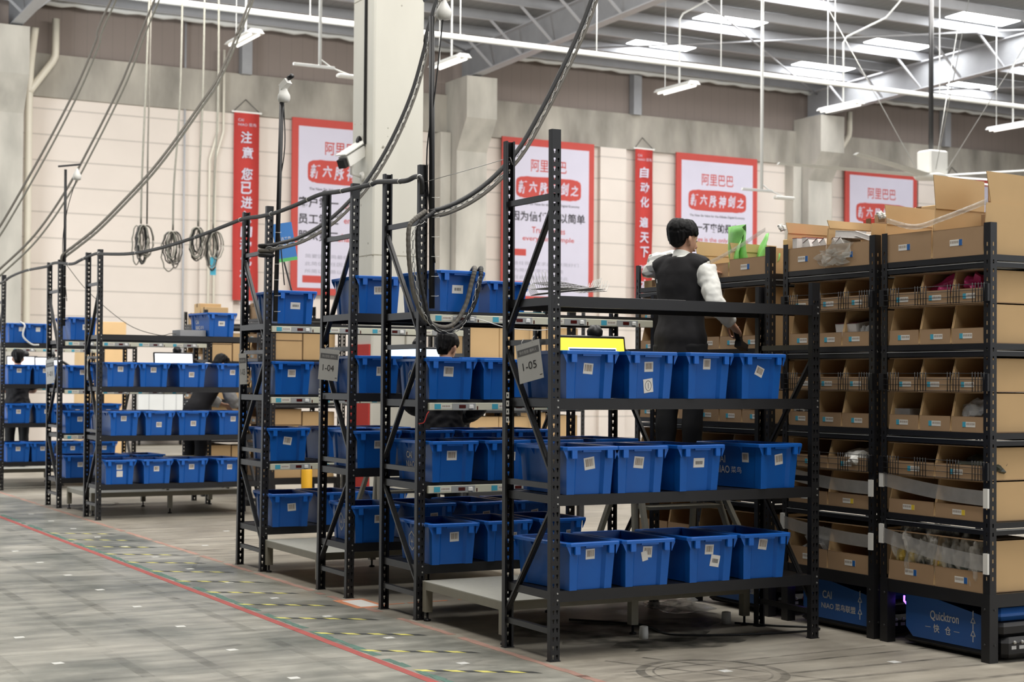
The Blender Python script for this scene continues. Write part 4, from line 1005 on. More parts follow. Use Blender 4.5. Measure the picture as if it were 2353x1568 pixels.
b = MB(); b.box(0, .15, 0, .2, 0, .14, 'dev'); b.text('本草', (-.001, .1, .07), (0, -1, 0), (0, 0, 1), .07, 'ink', w=.15); tag(b.build('white_carton', None, (2.24, .45, PZ[2] + .01)), 'white carton with black brush lettering on the second shelf', 'box')
blob('pink_pack', 'pale pink soft pack in the third-lowest row of the second shelf', 'bag', (2.3, .02, PZ[1] + .242), (.09, .12, .07), 'dev', 66, .4)
blob('clear_bag', 'big clear bag in the bottom row of the second shelf', 'bag', (2.3, .42, PZ[0] + .01), (.09, .15, .12), 'film', 68, .4)
blob('white_bag', 'white crumpled bag on top of the shelf left of the man', 'bag', (2.62, 2.73, PZ[4] + .066), (.12, .22, .11), 'dev', 70, .25, None, None, 3, .7)
blob('clear_wrap', 'bunched clear film stuck on the front of the second shelf top tray', 'wrap', (2.195, .2, PZ[4] + .01), (.012, .13, .06), 'filmb', 71, .9)
b = MB(); P_ = smooth_path([(2.19, -1.13, PZ[4] + .30), (2.188, -.8, PZ[4] + .235), (2.186, -.55, PZ[4] + .2), (2.19, -.3, PZ[4] + .26)], 5)
b.loft([[(p.x, p.y, p.z - .016), (p.x - .003, p.y, p.z - .016), (p.x - .003, p.y, p.z + .016), (p.x, p.y, p.z + .016)] for p in P_], 'filmb', True, True); tag(b.build('film_band'), 'clear film band strung across the top trays of the nearest shelf', 'band')
b = MB(); P_ = smooth_path([(2.19, .9, PZ[4] + .3), (2.188, 1.2, PZ[4] + .2), (2.186, 1.5, PZ[4] + .12), (2.19, 1.7, PZ[4] + .09)], 5)
b.loft([[(p.x, p.y, p.z - .014), (p.x - .003, p.y, p.z - .014), (p.x - .003, p.y, p.z + .014), (p.x, p.y, p.z + .014)] for p in P_], 'filmb', True, True); tag(b.build('film_band'), 'clear film band slanting across the top trays of the third shelf', 'band')
for (y, lab) in ((-.26, 'nearest'), (.71, 'second')): blob('film_knot', 'wad of clear tape on the far post of the %s shelf' % lab, 'tape', (2.18, y, PZ[4] + .27), (.018, .03, .025), 'dev', 77, .5)

# ---------------------------------------------------------------- transport robots under the shelves
def robot(X0, Y0, label, front, back=False, L_=.66):
    t = thing('transport_robot', label, 'robot', (X0, Y0, 0), 0, 'blue transport robots under the shelves')
    b = MB(); y0, y1 = 0, L_
    b.prism([(.0, y0 + .02, .055), (.0, y0 - .0, .12), (0, y0, .245), (0, y1 - .1, .325), (0, y1, .30), (0, y1, .11), (0, y1 - .06, .055)], (.62, 0, 0), 'robot'); b.build('shell', t)
    b = MB(); b.bbox(-.01, .64, -.06, L_ + .02, .018, .06, 'robotd', .02); b.build('bumper', t)
    b = MB(); b.lathe([(.22, 0), (.22, .04)], (.31, L_ / 2, .32), 'robotd', 24); b.build('lift_plate', t)
    for y in (.1, L_ - .1):
        b = MB(); b.lathe([(.05, -.015), (.05, .015)], (.1, y, .05), 'robotd', 16, (1, 0, 0)); b.build('wheel', t)
    U = (0, -1, 0); V = (0, 0, 1)
    for ln, zc, h, yy, wd in front:
        b = MB(); b.text(ln, (-.0006, yy, zc), U, V, h, 'tag', w=wd, bold=.012); b.build('lettering', t)
    b = MB(); yb = .105
    for z in (.09, .16, .235): b.bar((-.001, yb, z), (-.001, yb, z + .035), .006, .002, 'tag', (1, 0, 0))
    for z in (.125, .2):
        for p, q in (((-.017, 0), (0, .032)), ((.017, 0), (0, .032)), ((-.017, 0), (.017, 0))): b.bar((-.001, yb + p[0], z + p[1]), (-.001, yb + q[0], z + q[1]), .005, .002, 'tag', (1, 0, 0))
    b.build('arrow_marking', t)
    b = MB(); b.bbox(.02, .58, -.12, .0, .02, .14, 'robotd', .03); b.bbox(.02, .58, -.09, 0, .14, .22, 'robotd', .02); nose = b.build('nose', t)
    b = MB(); b.bbox(.01, .6, -.07, .02, .225, .3, 'robot', .03); b.build('top_cover', t)
    for x in (.09, .15):
        b = MB(); b.lathe([(.012, 0), (.009, .012)], (x, -.12, .115), 'zinc', 12, (0, -1, 0)); b.build('key_switch', nose)
        b = MB(); b.box(x - .018, x + .018, -.1205, -.119, .075, .095, 'tag'); b.build('caption_plate', nose)
    b = MB(); b.lathe([(.028, 0), (.03, .012), (.022, .02)], (.23, -.12, .11), 'estop', 18, (0, -1, 0)); b.build('stop_button', nose)
    b = MB(); b.box(.32, .42, -.1215, -.119, .11, .16, 'orange'); b.build('indicator_lamp', nose)
    b = MB(); b.tube([(.04, L_ + .03, .23), (.04, L_ + .06, .25), (.05, L_ + .07, .28)], .006, 'led', 6); b.build('light_strip', t)
    return t
robot(2.262, -1.06, 'blue robot reading Quicktron under the nearest mobile shelf', (('Quicktron', .2, .062, .335, .235), ('快', .128, .05, .40, .05), ('仓', .128, .05, .305, .05), ('—', .13, .003, .47, .045), ('—', .13, .003, .235, .045)))
robot(2.262, -.09, 'blue robot with white lettering under the second mobile shelf', (('CAI', .21, .05, .42, .09), ('NIAO 菜鸟联盟', .14, .045, .31, .33)))
robot(2.262, .95, 'dark blue robot in the shade under the third mobile shelf', (('CAI', .21, .05, .42, .09), ('NIAO 菜鸟联盟', .14, .045, .31, .33)))
# ---------------------------------------------------------------- cables, hoses and poles
def cable(name, label, pts, r, m, k=6, n=8, group=None, cat='cable'):
    b = MB(); b.tube(smooth_path(pts, k), r, m, n); return tag(b.build(name), label, cat, group)
def chain(b, pts, step=.045, r=.0026, w=.0095):
    P = smooth_path(pts, 24); acc = 0; last = P[0]; i = 0; fl = 0
    for p in P[1:]:
        acc += (p - last).length; last = p
        if acc >= step:
            acc = 0; d = Vector((0, 0, 1)) if i == 0 else (p - q0).normalized(); q0 = p; i += 1; fl = 1 - fl
            a = d.orthogonal().normalized()
            if fl: a = d.cross(a)
            b.tube([p + d * step * .62 * math.cos(x) + a * w * math.sin(x) for x in [2 * PI * j / 8 for j in range(9)]], r, 'zinc', 4)
        elif i == 0: q0 = p
dc = [(-.03, 15.485, 2.873), (-.03, 14.951, 2.889), (-.03, 14.468, 2.935), (-.03, 13.526, 2.964), (-.03, 12.364, 2.947), (-.03, 12.064, 2.966), (-.03, 11.726, 2.956), (-.03, 11.077, 2.902), (-.03, 10.668, 2.922), (-.03, 10.371, 2.938), (-.03, 9.951, 2.95), (-.03, 9.617, 2.923), (-.03, 8.582, 2.859), (-.03, 7.505, 2.844), (-.03, 6.416, 2.868), (-.03, 5.567, 2.906), (-.03, 5.12, 2.925), (-.03, 4.696, 2.91), (-.03, 4.295, 2.911), (-.03, 3.824, 2.936), (-.03, 3.416, 2.963), (-.03, 3.047, 2.949), (-.03, 2.806, 2.944), (-.03, 2.461, 2.942), (-.03, 2.35, 2.946), (-.03, 1.924, 2.907), (-.03, 1.755, 2.918), (-.03, 1.67, 2.89), (-.01, 1.70, 2.80)]
t = thing('data_cable', 'black cable bundle strung along the tops of the rack posts', 'cable', (0, 0, 0))
b = MB(); b.tube(smooth_path(dc, 5), .017, 'hose', 8); b.build('sheath', t)
P_ = smooth_path(dc, 5)
for i in range(7, len(P_) - 4, 9):
    p = P_[i]; d = (P_[i + 1] - P_[i - 1]).normalized(); b = MB(); b.tube([p - d * .004, p + d * .004], .0195, 'dev', 8); b.build('cable_tie', t)
b = MB(); b.tube([(.03, 1.74, 2.885), (.02, 1.2, 2.89), (.02, .55, 2.905), (.03, .54, 2.86)], .0025, 'zinc', 4); tag(b.build('steel_wire'), 'thin steel wire between the posts of the two nearest racks', 'wire')
def hose_run(label, pts, dy=.0, m2='hoseg', ch=True, m1='hose', off=.032):
    t = thing('cable_drop', label, 'cable', (0, 0, 0), 0, 'hose and chain drops from the roof to the racks')
    b = MB(); b.tube(smooth_path(pts, 6), .016, m1, 8); b.build('main_hose', t)
    q = [(x + off, y + dy, z - off) for x, y, z in pts]; b = MB(); b.tube(smooth_path(q, 6), .013, m2, 8); b.build('grey_hose', t)
    if ch:
        b = MB(); chain(b, [(x + off * .5, y + dy - .01, z - off * .5) for x, y, z in pts]); b.build('chain', t)['kind'] = 'stuff'
hose_run('hoses and a chain slung from the roof to the second rack post', [(3.3, 1.7, 10.9), (2.3, 1.7, 7.1), (1.6, 1.7, 5.1), (1.282, 1.7, 4.236), (1.15, 1.7, 3.932), (1.029, 1.7, 3.693), (.893, 1.7, 3.441), (.742, 1.7, 3.19), (.625, 1.7, 3.048), (.476, 1.7, 2.906), (.313, 1.7, 2.793), (.152, 1.7, 2.717), (.05, 1.71, 2.69)])
hose_run('hoses and a chain slung from the roof to the fourth rack post', [(3.4, 4.66, 10.7), (2.2, 4.66, 7.0), (1.504, 4.66, 4.794), (1.42, 4.66, 4.445), (1.3, 4.66, 4.038), (1.119, 4.66, 3.63), (.921, 4.66, 3.3), (.724, 4.66, 3.067), (.53, 4.66, 2.892), (.299, 4.66, 2.753), (.11, 4.66, 2.69), (.0, 4.67, 2.666)])
hose_run('hoses slung from the roof to the sixth rack post at the far left', [(3.9, 11.75, 10.5), (2.351, 11.75, 6.427), (2.154, 11.75, 5.902), (1.93, 11.75, 5.379), (1.707, 11.75, 5.028), (1.377, 11.75, 4.535), (1.079, 11.75, 4.133), (.731, 11.75, 3.734), (.415, 11.75, 3.396), (.155, 11.75, 3.171), (.026, 11.76, 3.06), (.01, 11.78, 2.98)], .02, 'rope', True, 'hoseg')
hose_run('pale and dark hoses sweeping down at the top left corner', [(2.9, 14.5, 10.5), (1.287, 14.5, 6.861), (1.082, 14.5, 6.258), (.849, 14.5, 5.658), (.56, 14.5, 5.03), (.217, 14.5, 4.347), (-.176, 14.5, 3.613), (-.5, 14.5, 3.1)], .02, 'rope', False, 'hoseg', .05)
hose_run('pale hoses sweeping down to the left edge, second pair from the left', [(3.4, 14.8, 10.5), (1.992, 14.8, 7.008), (1.656, 14.8, 6.095), (1.475, 14.8, 5.643), (1.115, 14.8, 4.872), (.761, 14.8, 4.174), (.352, 14.8, 3.545), (-.109, 14.8, 3.057), (-.6, 14.8, 2.6)], .02, 'rope', False, 'hoseg', .05)
# hose loop on the second rack
lp = [(.02, 1.70, 2.69), (-.051, 1.69, 2.639), (-.103, 1.69, 2.579), (-.108, 1.69, 2.437), (-.091, 1.69, 2.267), (-.052, 1.69, 2.098), (.028, 1.69, 1.973), (.14, 1.69, 1.927), (.236, 1.69, 1.958), (.316, 1.69, 2.081), (.357, 1.69, 2.227), (.38, 1.69, 2.309), (.40, 1.75, 2.325), (.40, 1.9, 2.2)]
t = thing('hose_loop', 'corrugated hoses and chain looping down from the second rack post into a bin', 'hose', (0, 0, 0))
b = MB(); P_ = smooth_path(lp, 8); b.tube(P_, [.0145 + .0016 * (i % 2) for i in range(len(P_))], 'hoseg', 10, smooth=False); b.build('grey_hose', t)
q = [(x + .055 * (1 if i < 6 else (.9 if i > 7 else .4)), y - .02 if i < 11 else y, z + (.03 if i in (6, 7) else 0) * -1) for i, (x, y, z) in enumerate(lp)]
b = MB(); P_ = smooth_path(q, 8); b.tube(P_, [.0135 + .0014 * (i % 2) for i in range(len(P_))], 'hose', 10, smooth=False); b.build('black_hose', t)
b = MB(); chain(b, [(x + .02, y - .03, z - .035) for x, y, z in lp[:12]], .04); b.build('chain', t)['kind'] = 'stuff'
t = thing('cable_coil', 'black hose end coiled round the fourth rack post', 'hose', (0, 0, 0))
for dz, m in ((0, 'hose'), (-.04, 'hoseg'), (-.075, 'hose')):
    b = MB(); b.tube([(.03 + .055 * math.cos(a), 4.73 + .05 * math.sin(a), 2.67 + dz) for a in [2 * PI * k / 20 for k in range(21)]], .017, m, 8); b.build('turn', t)
# poles with antennas
def pole(x, y, z0, z1, label, dev, lean=.0, r=.019):
    t = thing('device_pole', label, 'pole', (x, y, 0), 0, 'black device poles on the racks')
    b = MB(); b.tube([(0, 0, z0), (lean, 0, z1)], r, 'blackd', 10); b.build('pole', t)
    X, Z = lean, z1
    b = MB()
    if dev == 'camera': b.bar((X, 0, Z), (X + .03, -.06, Z + .05), .06, .05, 'dev'); b.lathe([(.02, 0), (.02, .05)], (X + .03, -.06, Z + .07), 'blackd', 10, (.3, -.6, .3)); b.box(X - .02, X + .04, -.02, .02, Z - .04, Z + .02, 'dev')
    elif dev == 'arm': b.bar((X - .09, 0, Z + .03), (X + .17, -.02, Z + .07), .022, .022, 'greyp')
    else: b.bar((X - .06, 0, Z + .1), (X + .1, 0, Z + .18), .022, .022, 'greyp'); b.box(X + .06, X + .13, -.03, .03, Z + .12, Z + .18, 'dev')
    b.build('bracket', t)
    bx = X + (.135 if dev == 'arm' else .012 if dev == 'camera' else .085); bz = Z - (.09 if dev != 'top' else -.02)
    b = MB(); b.lathe([(.014, .11), (.02, .085), (.028, .07), (.05, .03), (.052, .0), (.044, -.028), (.01, -.034)], (bx, -.01, bz), 'dev', 16); b.build('antenna', t)
    b = MB(); b.tube(smooth_path([(bx, 0, bz), (X + .02, -.02, Z - .5), (X - .02, .015, (z0 + z1) / 2), (X + .03, -.02, z0 + .3)], 6), .005, 'hose', 5); b.build('cord', t)
    for k in range(6):
        b = MB(); zz = z0 + .08 + k * .13; b.tube([(-.018, -.024, zz), (.02, -.026, zz), (.034, -.03, zz + .003)], .0022, 'dev', 4); b.build('cable_tie', t)
    return t
pole(.078, 1.715, 2.05, 3.98, 'black pole with a white antenna beside the second rack post, reaching the top edge', 'top', -.02)
pole(.095, 4.68, 2.05, 3.98, 'black pole with a white camera and antenna on the fourth rack post', 'camera', .04)
pole(.05, 11.76, 2.2, 4.09, 'thin black pole with a bracket arm and white antenna at the far left', 'arm', -.005, .017)
# coils hanging from the roof
for i, (x, zt, nm) in enumerate(((2.74, 4.09, 'largest, leftmost'), (3.275, 4.01, 'second from the left'), (3.70, 4.1, 'third from the left'), (3.96, 4.05, 'rightmost, with a blue tag'))):
    t = thing('cable_coil', 'coiled cable hanging before the back wall, ' + nm, 'cable', (x, 18, zt), 0, 'cable coils hanging from the roof')
    b = MB(); b.tube(smooth_path([(.0, 0, 0), (.01, 0, .8), (.06 if i != 1 else .1, 0, 2.5), (.05 * (3 - i) + .02, 0, 6.5)], 6), .017, 'rope', 8); b.build('rope', t)
    for q in range(10 if i else 14):
        b = MB(); a = .05 + .075 * rnd.random(); h = .2 + .13 * rnd.random(); ox = (rnd.random() - .5) * .1 + (.06 * (q % 2) if i == 0 else 0)
        b.tube([(ox + a * math.cos(k * PI / 10) * (1 + .1 * math.sin(3 * k)), .012 * q - .05, -h - .02 + h * math.sin(k * PI / 10)) for k in range(21)], .011, ('rope', 'hoseg', 'hose')[q % 3], 6); b.build('cable_turn', t)
    if i == 3: b = MB(); b.box(-.05, .05, -.02, -.015, -.75, -.45, 'sky'); b.build('tag', t)
    if i == 0:
        b = MB(); b.tube([(.1, 0, .0), (.1, 0, 1.2), (.12, 0, 3), (.14, 0, 6.5)], .014, 'hoseg', 8); b.build('second_rope', t)
# security camera on the column
t = thing('security_camera', 'white bullet security camera on the side of the pale column', 'camera', (2.872, 9.3, 4.23))
b = MB(); b.bar((-.02, 0, 0), (-.3, -.16, -.17), .13, .12, 'dev'); b.build('housing', t)
b = MB(); b.bar((-.3, -.16, -.175), (-.35, -.188, -.205), .1, .1, 'blackd'); b.build('lens', t)
b = MB(); b.bar((.01, .02, .12), (-.36, -.19, -.1), .15, .012, 'dev'); b.build('sunshield', t)
b = MB(); b.tube(smooth_path([(0, 0, .02), (-.06, .02, .1), (-.03, .04, .16), (0, .05, .1)], 5), .02, 'blackd', 8); b.build('cord', t)
b = MB(); b.lathe([(.06, 0), (.05, .03)], (0, 0, -.3), 'dev', 14, (-1, 0, 0)); b.tube([(-.02, 0, -.3), (-.16, -.05, -.28), (-.17, -.07, -.12)], .022, 'dev', 8); b.build('bracket', t)
b = MB(); b.tube([(2.862, 9.22, 4.3), (2.862, 9.22, 10.4)], .022, 'greyp', 8); tag(b.build('column_conduit'), 'grey conduit running up the pale column above the camera', 'pipe')
b = MB(); b.box(2.852, 2.871, 9.03, 9.6, .12, 1.985, 'red'); tag(b.build('column_panel'), 'plain red panel on the lower side of the pale column', 'panel')  # just a plain red panel on the column side
b = MB(); b.lathe([(.056, 0), (.06, .01), (.06, .58), (.05, .607)], (1.98, 8.7, 0), 'bol', 20); b.lathe([(.1, 0), (.1, .012)], (1.98, 8.7, 0), 'bol', 20); tag(b.build('bollard'), 'yellow safety bollard seen between the lower bins of the fourth rack', 'bollard')
t = thing('direction_sign', 'tilted blue board with white lettering and a green edge behind the fourth rack', 'sign', (.44, 5.62, 2.6))
U = Vector((.97, 0, .18)).normalized(); V = Vector((-.12, 0, 1)).normalized(); V = (V - U * V.dot(U)).normalized()
b = MB(); c = Vector((.085, 0, .19)); b.slab(c, U, V, (0, -1, 0), .19, .34, .004, 'bsign'); b.slab(c - V * .155 - Vector((0, .004, 0)), U, V, (0, -1, 0), .19, .03, .001, 'gsign'); b.build('board', t)
b = MB(); c2 = c - Vector((0, .005, 0)); b.text('拣选工作', c2 + V * .03, U, V, .035, 'white', w=.13); b.build('lettering', t); b = MB(); b.text('站台', c2 - V * .02, U, V, .03, 'white', w=.1); b.build('lettering', t)
b = MB(); b.tube([(.085, -.32, -.563), (.085, -.3, -.4), (.085, .008, .02), (.085, .008, .2)], .008, 'blackd', 6); b.build('stem', t)

# ---------------------------------------------------------------- monitors
def monitor(x, y, z, w, h, scr, label, rz=0, arm=1, stripe=False):
    t = thing('monitor', label, 'monitor', (x, y, z), rz, 'monitors at the picking stations')
    T = Matrix.Rotation(math.radians(-10), 4, 'X')
    b = MB(); b.bbox(-w / 2, w / 2, 0, .03, -h / 2, h / 2, 'blackd', .006, T); b.build('housing', t)
    b = MB(); b.box(-w / 2 + .016, w / 2 - .016, -.002, .0005, -h / 2 + .02, h / 2 - .02, scr, T)
    if stripe:
        b.box(-w * .35, w * .35, -.003, -.002, -h * .4, h / 2 - .085, 'scw', T); b.box(-w * .34, w * .34, -.0035, -.003, h / 2 - .105, h / 2 - .093, 'navy', T)
    b.build('screen', t)
    b = MB(); b.tube(smooth_path([(.03, .05, 0), (.05, .12, .06), (w * .45, .16, .1), (w * .8, .14, .02), (w * .95, .1, -.05)], 5), .022, 'blackd', 8)
    b.lathe([(.05, 0), (.055, .05), (.03, .09)], (.06, .08, h / 2 - .02), 'blackd', 14); b.build('arm', t)
    return t
monitor(1.135, 1.4, 1.72, .54, .34, 'scr', 'computer monitor with a yellow screen behind the nearest bins', 0, 1, True)
monitor(1.22, 4.35, 1.69, .48, .34, 'scb', 'computer monitor with a pale blue screen in front of the worker in the black jacket', 0)
monitor(1.32, 11.45, 1.73, .5, .34, 'scw', 'computer monitor with a white screen beside the hooded worker', 0)
monitor(.62, 16.75, 1.73, .46, .34, 'scw', 'computer monitor facing the worker at the left edge', 0)
monitor(1.0, 16.7, 1.73, .42, .32, 'scw', 'white screen seen between the posts of the sixth rack', 0)
b = MB(); b.box(-.6, .62, 0, .5, .0, 1.14, 'whitep')
for x in (-.35, .0, .3): b.box(x, x + .012, -.004, 0, .1, 1.1, 'gpan')
o = tag(b.build('white_cabinet', None, (6.5, 29.2, .12)), 'white cabinet on castors against the back wall at the far left', 'cabinet')
for x in (-.5, .5):
    b = MB(); b.lathe([(.06, -.02), (.06, .02)], (x, .25, -.06), 'blackd', 12, (1, 0, 0)); b.build('castor', o)
# ---------------------------------------------------------------- people
def limb(b, pts, rad, m, side=(1, 0, 0), n=14, k=4):
    """smooth loft through joints; rad = (across, along-depth) per joint"""
    P = [Vector(p) for p in pts]; R = [Vector(r if isinstance(r, (tuple, list)) else (r, r)).to_3d() for r in rad]
    PP = smooth_path(P, k); RR = smooth_path(R, k); side = Vector(side); rings = []
    for i, p in enumerate(PP):
        t = (PP[min(i + 1, len(PP) - 1)] - PP[max(i - 1, 0)])
        t = t.normalized() if t.length > 1e-9 else Vector((0, 0, 1)); a = side - t * side.dot(t)
        a = a.normalized() if a.length > 1e-4 else t.orthogonal().normalized(); c = t.cross(a)
        rings.append([p + a * (RR[i].x * math.cos(2 * PI * q / n)) + c * (RR[i].y * math.sin(2 * PI * q / n)) for q in range(n)])
    b.loft(rings, m, True, True)
def ball(b, c, r, m, n=14):
    c = Vector(c); rings = []
    for i in range(1, 10):
        f = PI * i / 10; rings.append([c + Vector((r[0] * math.sin(f) * math.cos(2 * PI * q / n), r[1] * math.sin(f) * math.sin(2 * PI * q / n), -r[2] * math.cos(f))) for q in range(n)])
    b.loft(rings, m, True, True)
def skinmods(o, vox, sm=4, noise=0, nscale=.08):
    r = o.modifiers.new('merge', 'REMESH'); r.mode = 'VOXEL'; r.voxel_size = vox; r.use_smooth_shade = True
    if noise:
        tx = bpy.data.textures.new('folds', 'CLOUDS'); tx.noise_scale = nscale; d = o.modifiers.new('folds', 'DISPLACE'); d.texture = tx; d.strength = noise; d.mid_level = .5
    s = o.modifiers.new('smooth', 'SMOOTH'); s.iterations = sm; s.factor = .5
def hand(b, w, d, n, s, curl, m='skin'):
    w, d, n, s = (Vector(q).normalized() if i else Vector(q) for i, q in enumerate((w, d, n, s)))
    limb(b, [w - d * .03, w + d * .01, w + d * .05, w + d * .088], [(.026, .02), (.032, .018), (.04, .016), (.037, .013)], m, s)
    for k, (o, L_) in enumerate(((.03, .072), (.010, .08), (-.010, .076), (-.029, .058))):
        p = w + d * .082 + s * o; a = 0; pts = [p - d * .02]; q = p
        for j, f in enumerate((.45, .31, .24)):
            a += curl * (1, 1.15, .7)[j] * (1 + .06 * k); pts.append(q); q = q + (d * math.cos(a) - n * math.sin(a) + s * o * .6).normalized() * L_ * f
        pts.append(q); limb(b, pts, [.0095, .0095, .0088, .008, .0066], m, s, 8, 3)
    p = w + d * .02 + s * .03; limb(b, [p - s * .015, p + (d * .5 + s * .7) * .035, p + (d * .85 + s * .55 - n * .4 * curl) * .06, p + (d * 1.0 + s * .3 - n * .7 * curl) * .082], [.013, .0125, .0105, .008], m, n, 8, 3)
def person(name_label, loc, heading, lean, arms, style, vox=.012, hair_seed=1, head_turn=0, head_tilt=0):
    t = thing('person', name_label, 'person', loc, -math.radians(heading), 'workers at the picking stations')
    la = math.radians(lean); hip = Vector((0, 0, .9))
    RL = Matrix.Rotation(-la, 3, 'X')
    def up(p): p = Vector(p); return hip + RL @ (p - hip)
    HM = Matrix.Rotation(math.radians(head_turn), 3, 'Z') @ Matrix.Rotation(-math.radians(head_tilt), 3, 'X'); nb = Vector((0, -.005, 1.47))
    def hd(p): p = Vector(p); return up(nb + HM @ (p - nb))
    def torso(b, g, m, z0=.86, z1=1.47):
        T = [((0, 0, .84), (.15, .105)), ((0, 0, .92), (.168, .118)), ((0, .005, 1.04), (.142, .1)), ((0, .01, 1.16), (.15, .105)), ((0, .008, 1.28), (.168, .112)), ((0, -.005, 1.37), (.172, .098)), ((0, -.012, 1.43), (.13, .075)), ((0, -.012, 1.465), (.07, .062))]
        T = [q for q in T if z0 <= q[0][2] <= z1]
        limb(b, [up(q[0]) if q[0][2] > .9 else q[0] for q in T], [(q[1][0] + g, q[1][1] + g) for q in T], m, (1, 0, 0), 20, 4)
        if z1 > 1.4:
            for s in (-1, 1): limb(b, [up((s * .05, -.012, 1.425)), up((s * .125, -.01, 1.412)), up((s * .175, -.005, 1.385))], [.05 + g, .052 + g, .05 + g], m, (0, 1, 0), 12)
    def armpts(a): return [up(a.get('sh', (a['s'] * .178, -.004, 1.385))), Vector(a['e']), Vector(a['w'])]
    AR = [.052, .045, .041, .043, .034, .027]
    def arm(b, a, g, m, f0=0, f1=1.):
        S_, E_, W_ = armpts(a); pts = [S_, S_.lerp(E_, .5), S_.lerp(E_, .92), E_.lerp(W_, .15), E_.lerp(W_, .6), W_]
        k = {1.: 6, .9: 6, .45: 3}[f1]; pts = pts[:k]; rr = AR[:k]
        if f1 == .9: pts[-1] = E_.lerp(W_, .93)
        limb(b, pts, [r + g for r in rr], m, (0, 1, 0), 14, 4)
    b = MB(); torso(b, 0, 'skin')
    limb(b, [up((0, -.012, 1.43)), hd((0, -.004, 1.51)), hd((0, .0, 1.56))], [(.058, .06), (.05, .053), (.052, .058)], 'skin')
    limb(b, [hd((0, .035, 1.48)), hd((0, .038, 1.50)), hd((0, .026, 1.535)), hd((0, .012, 1.585)), hd((0, .0, 1.63)), hd((0, -.005, 1.675)), hd((0, -.005, 1.70)), hd((0, -.005, 1.707))],
         [(.012, .012), (.034, .034), (.054, .068), (.066, .088), (.073, .096), (.066, .084), (.036, .046), (.01, .012)], 'skin', HM @ Vector((1, 0, 0)), 18)
    limb(b, [hd((0, .09, 1.595)), hd((0, .108, 1.572)), hd((0, .114, 1.556)), hd((0, .096, 1.55))], [.008, .011, .013, .01], 'skin')
    limb(b, [hd((-.022, .094, 1.527)), hd((0, .1, 1.528)), hd((.022, .094, 1.527))], [.005, .0075, .005], 'skin', (0, 0, 1), 8)
    limb(b, [hd((-.045, .078, 1.614)), hd((0, .092, 1.61)), hd((.045, .078, 1.614))], [.008, .009, .008], 'skin', (0, 0, 1), 8)
    for s in (-1, 1):
        limb(b, [hd((s * .066, -.002, 1.548)), hd((s * .076, -.01, 1.565)), hd((s * .082, -.014, 1.59)), hd((s * .074, -.006, 1.61))], [(.007, .012), (.009, .016), (.009, .02), (.007, .012)], 'skin', (1, 0, 0), 10)
    for a in arms:
        arm(b, a, 0, 'skin'); hand(b, a['w'], a['d'], a['n'], a['t'], a.get('c', .35))
    LG = [((.09, 0, .88), (.09, .1)), ((.095, .005, .72), (.082, .085)), ((.098, .012, .48), (.055, .06)), ((.1, -.01, .33), (.054, .056)), ((.1, -.015, .1), (.036, .04)), ((.1, -.02, .06), (.036, .045))]
    def leg(b, s, g, m, n=6): limb(b, [(s * q[0][0], q[0][1], q[0][2]) for q in LG[:n]], [(q[1][0] + g, q[1][1] + g) for q in LG[:n]], m)
    for s in (-1, 1):
        leg(b, s, 0, 'skin'); limb(b, [(s * .1, -.06, .04), (s * .1, 0, .045), (s * .105, .1, .032), (s * .108, .16, .022)], [(.032, .034), (.04, .04), (.045, .028), (.03, .016)], 'skin', (1, 0, 0))
    o = b.build('body', t); skinmods(o, vox * .75, 3)
    for s in (-1, 1):
        b = MB(); ball(b, hd((s * .031, .083, 1.595)), (.0115, .0115, .0115), 'dev', 10); ball(b, hd((s * .0315, .0915, 1.595)), (.005, .005, .005), 'ink', 8); b.build('eye', t)
        b = MB(); limb(b, [(s * .1, -.085, .03), (s * .1, -.05, .045), (s * .1, .02, .055), (s * .106, .11, .04), (s * .11, .185, .022)], [(.03, .028), (.042, .044), (.046, .05), (.052, .036), (.03, .018)], 'blackd', (1, 0, 0)); b.build('shoe', t)
    b = MB(); torso(b, .012, 'trou', .84, 1.05)
    for s in (-1, 1): leg(b, s, .018, 'trou', 6)
    o = b.build('trousers', t); skinmods(o, vox, 5, .014, .09)
    top, sl = style['top'], style['sleeve']
    if style.get('vest'):
        b = MB(); torso(b, .024, 'vest', .84, 1.37 if style.get('hood') else 1.47); limb(b, [(0, 0, .78), (0, 0, .83), up((0, 0, .93))], [(.188, .14), (.19, .14), (.19, .14)], 'vest'); o = b.build('vest', t); skinmods(o, vox, 4, .012, .1)
        b = MB(); torso(b, .016 if not style.get('hood') else .03, top, 1.2)
    else:
        b = MB(); torso(b, .022, top, .84)
    for a in arms: arm(b, a, style.get('g', .014), top, 0, sl)
    if style.get('vest') or style.get('hood'):
        pass
    o = b.build(style.get('name', 'shirt'), t); skinmods(o, vox, 3, style.get('fold', .022), .06)
    if style.get('collar'):
        b = MB(); limb(b, [up((0, -.014, 1.455)), up((0, -.008, 1.485)), up((0, -.004, 1.502))], [(.064, .066), (.06, .063), (.058, .061)], top); b.build('collar', t)
    if style.get('hood'):
        b = MB(); ball(b, up((0, -.1, 1.42)), (.17, .1, .1), top); limb(b, [up((-.1, .02, 1.47)), up((-.09, -.07, 1.49)), up((0, -.12, 1.48)), up((.09, -.07, 1.49)), up((.1, .02, 1.47))], [.035, .045, .05, .045, .035], top, (0, 0, 1)); o = b.build('hood', t); skinmods(o, vox, 4, .02, .06)
    # hair: cap plus swept clumps
    r2 = random.Random(hair_seed); b = MB()
    ball(b, hd((0, -.022, 1.642)), (.081, .098, .08), 'hair', 20); ball(b, hd((0, -.052, 1.595)), (.066, .062, .07), 'hair', 18)
    ns = 230 if vox < .011 else 90
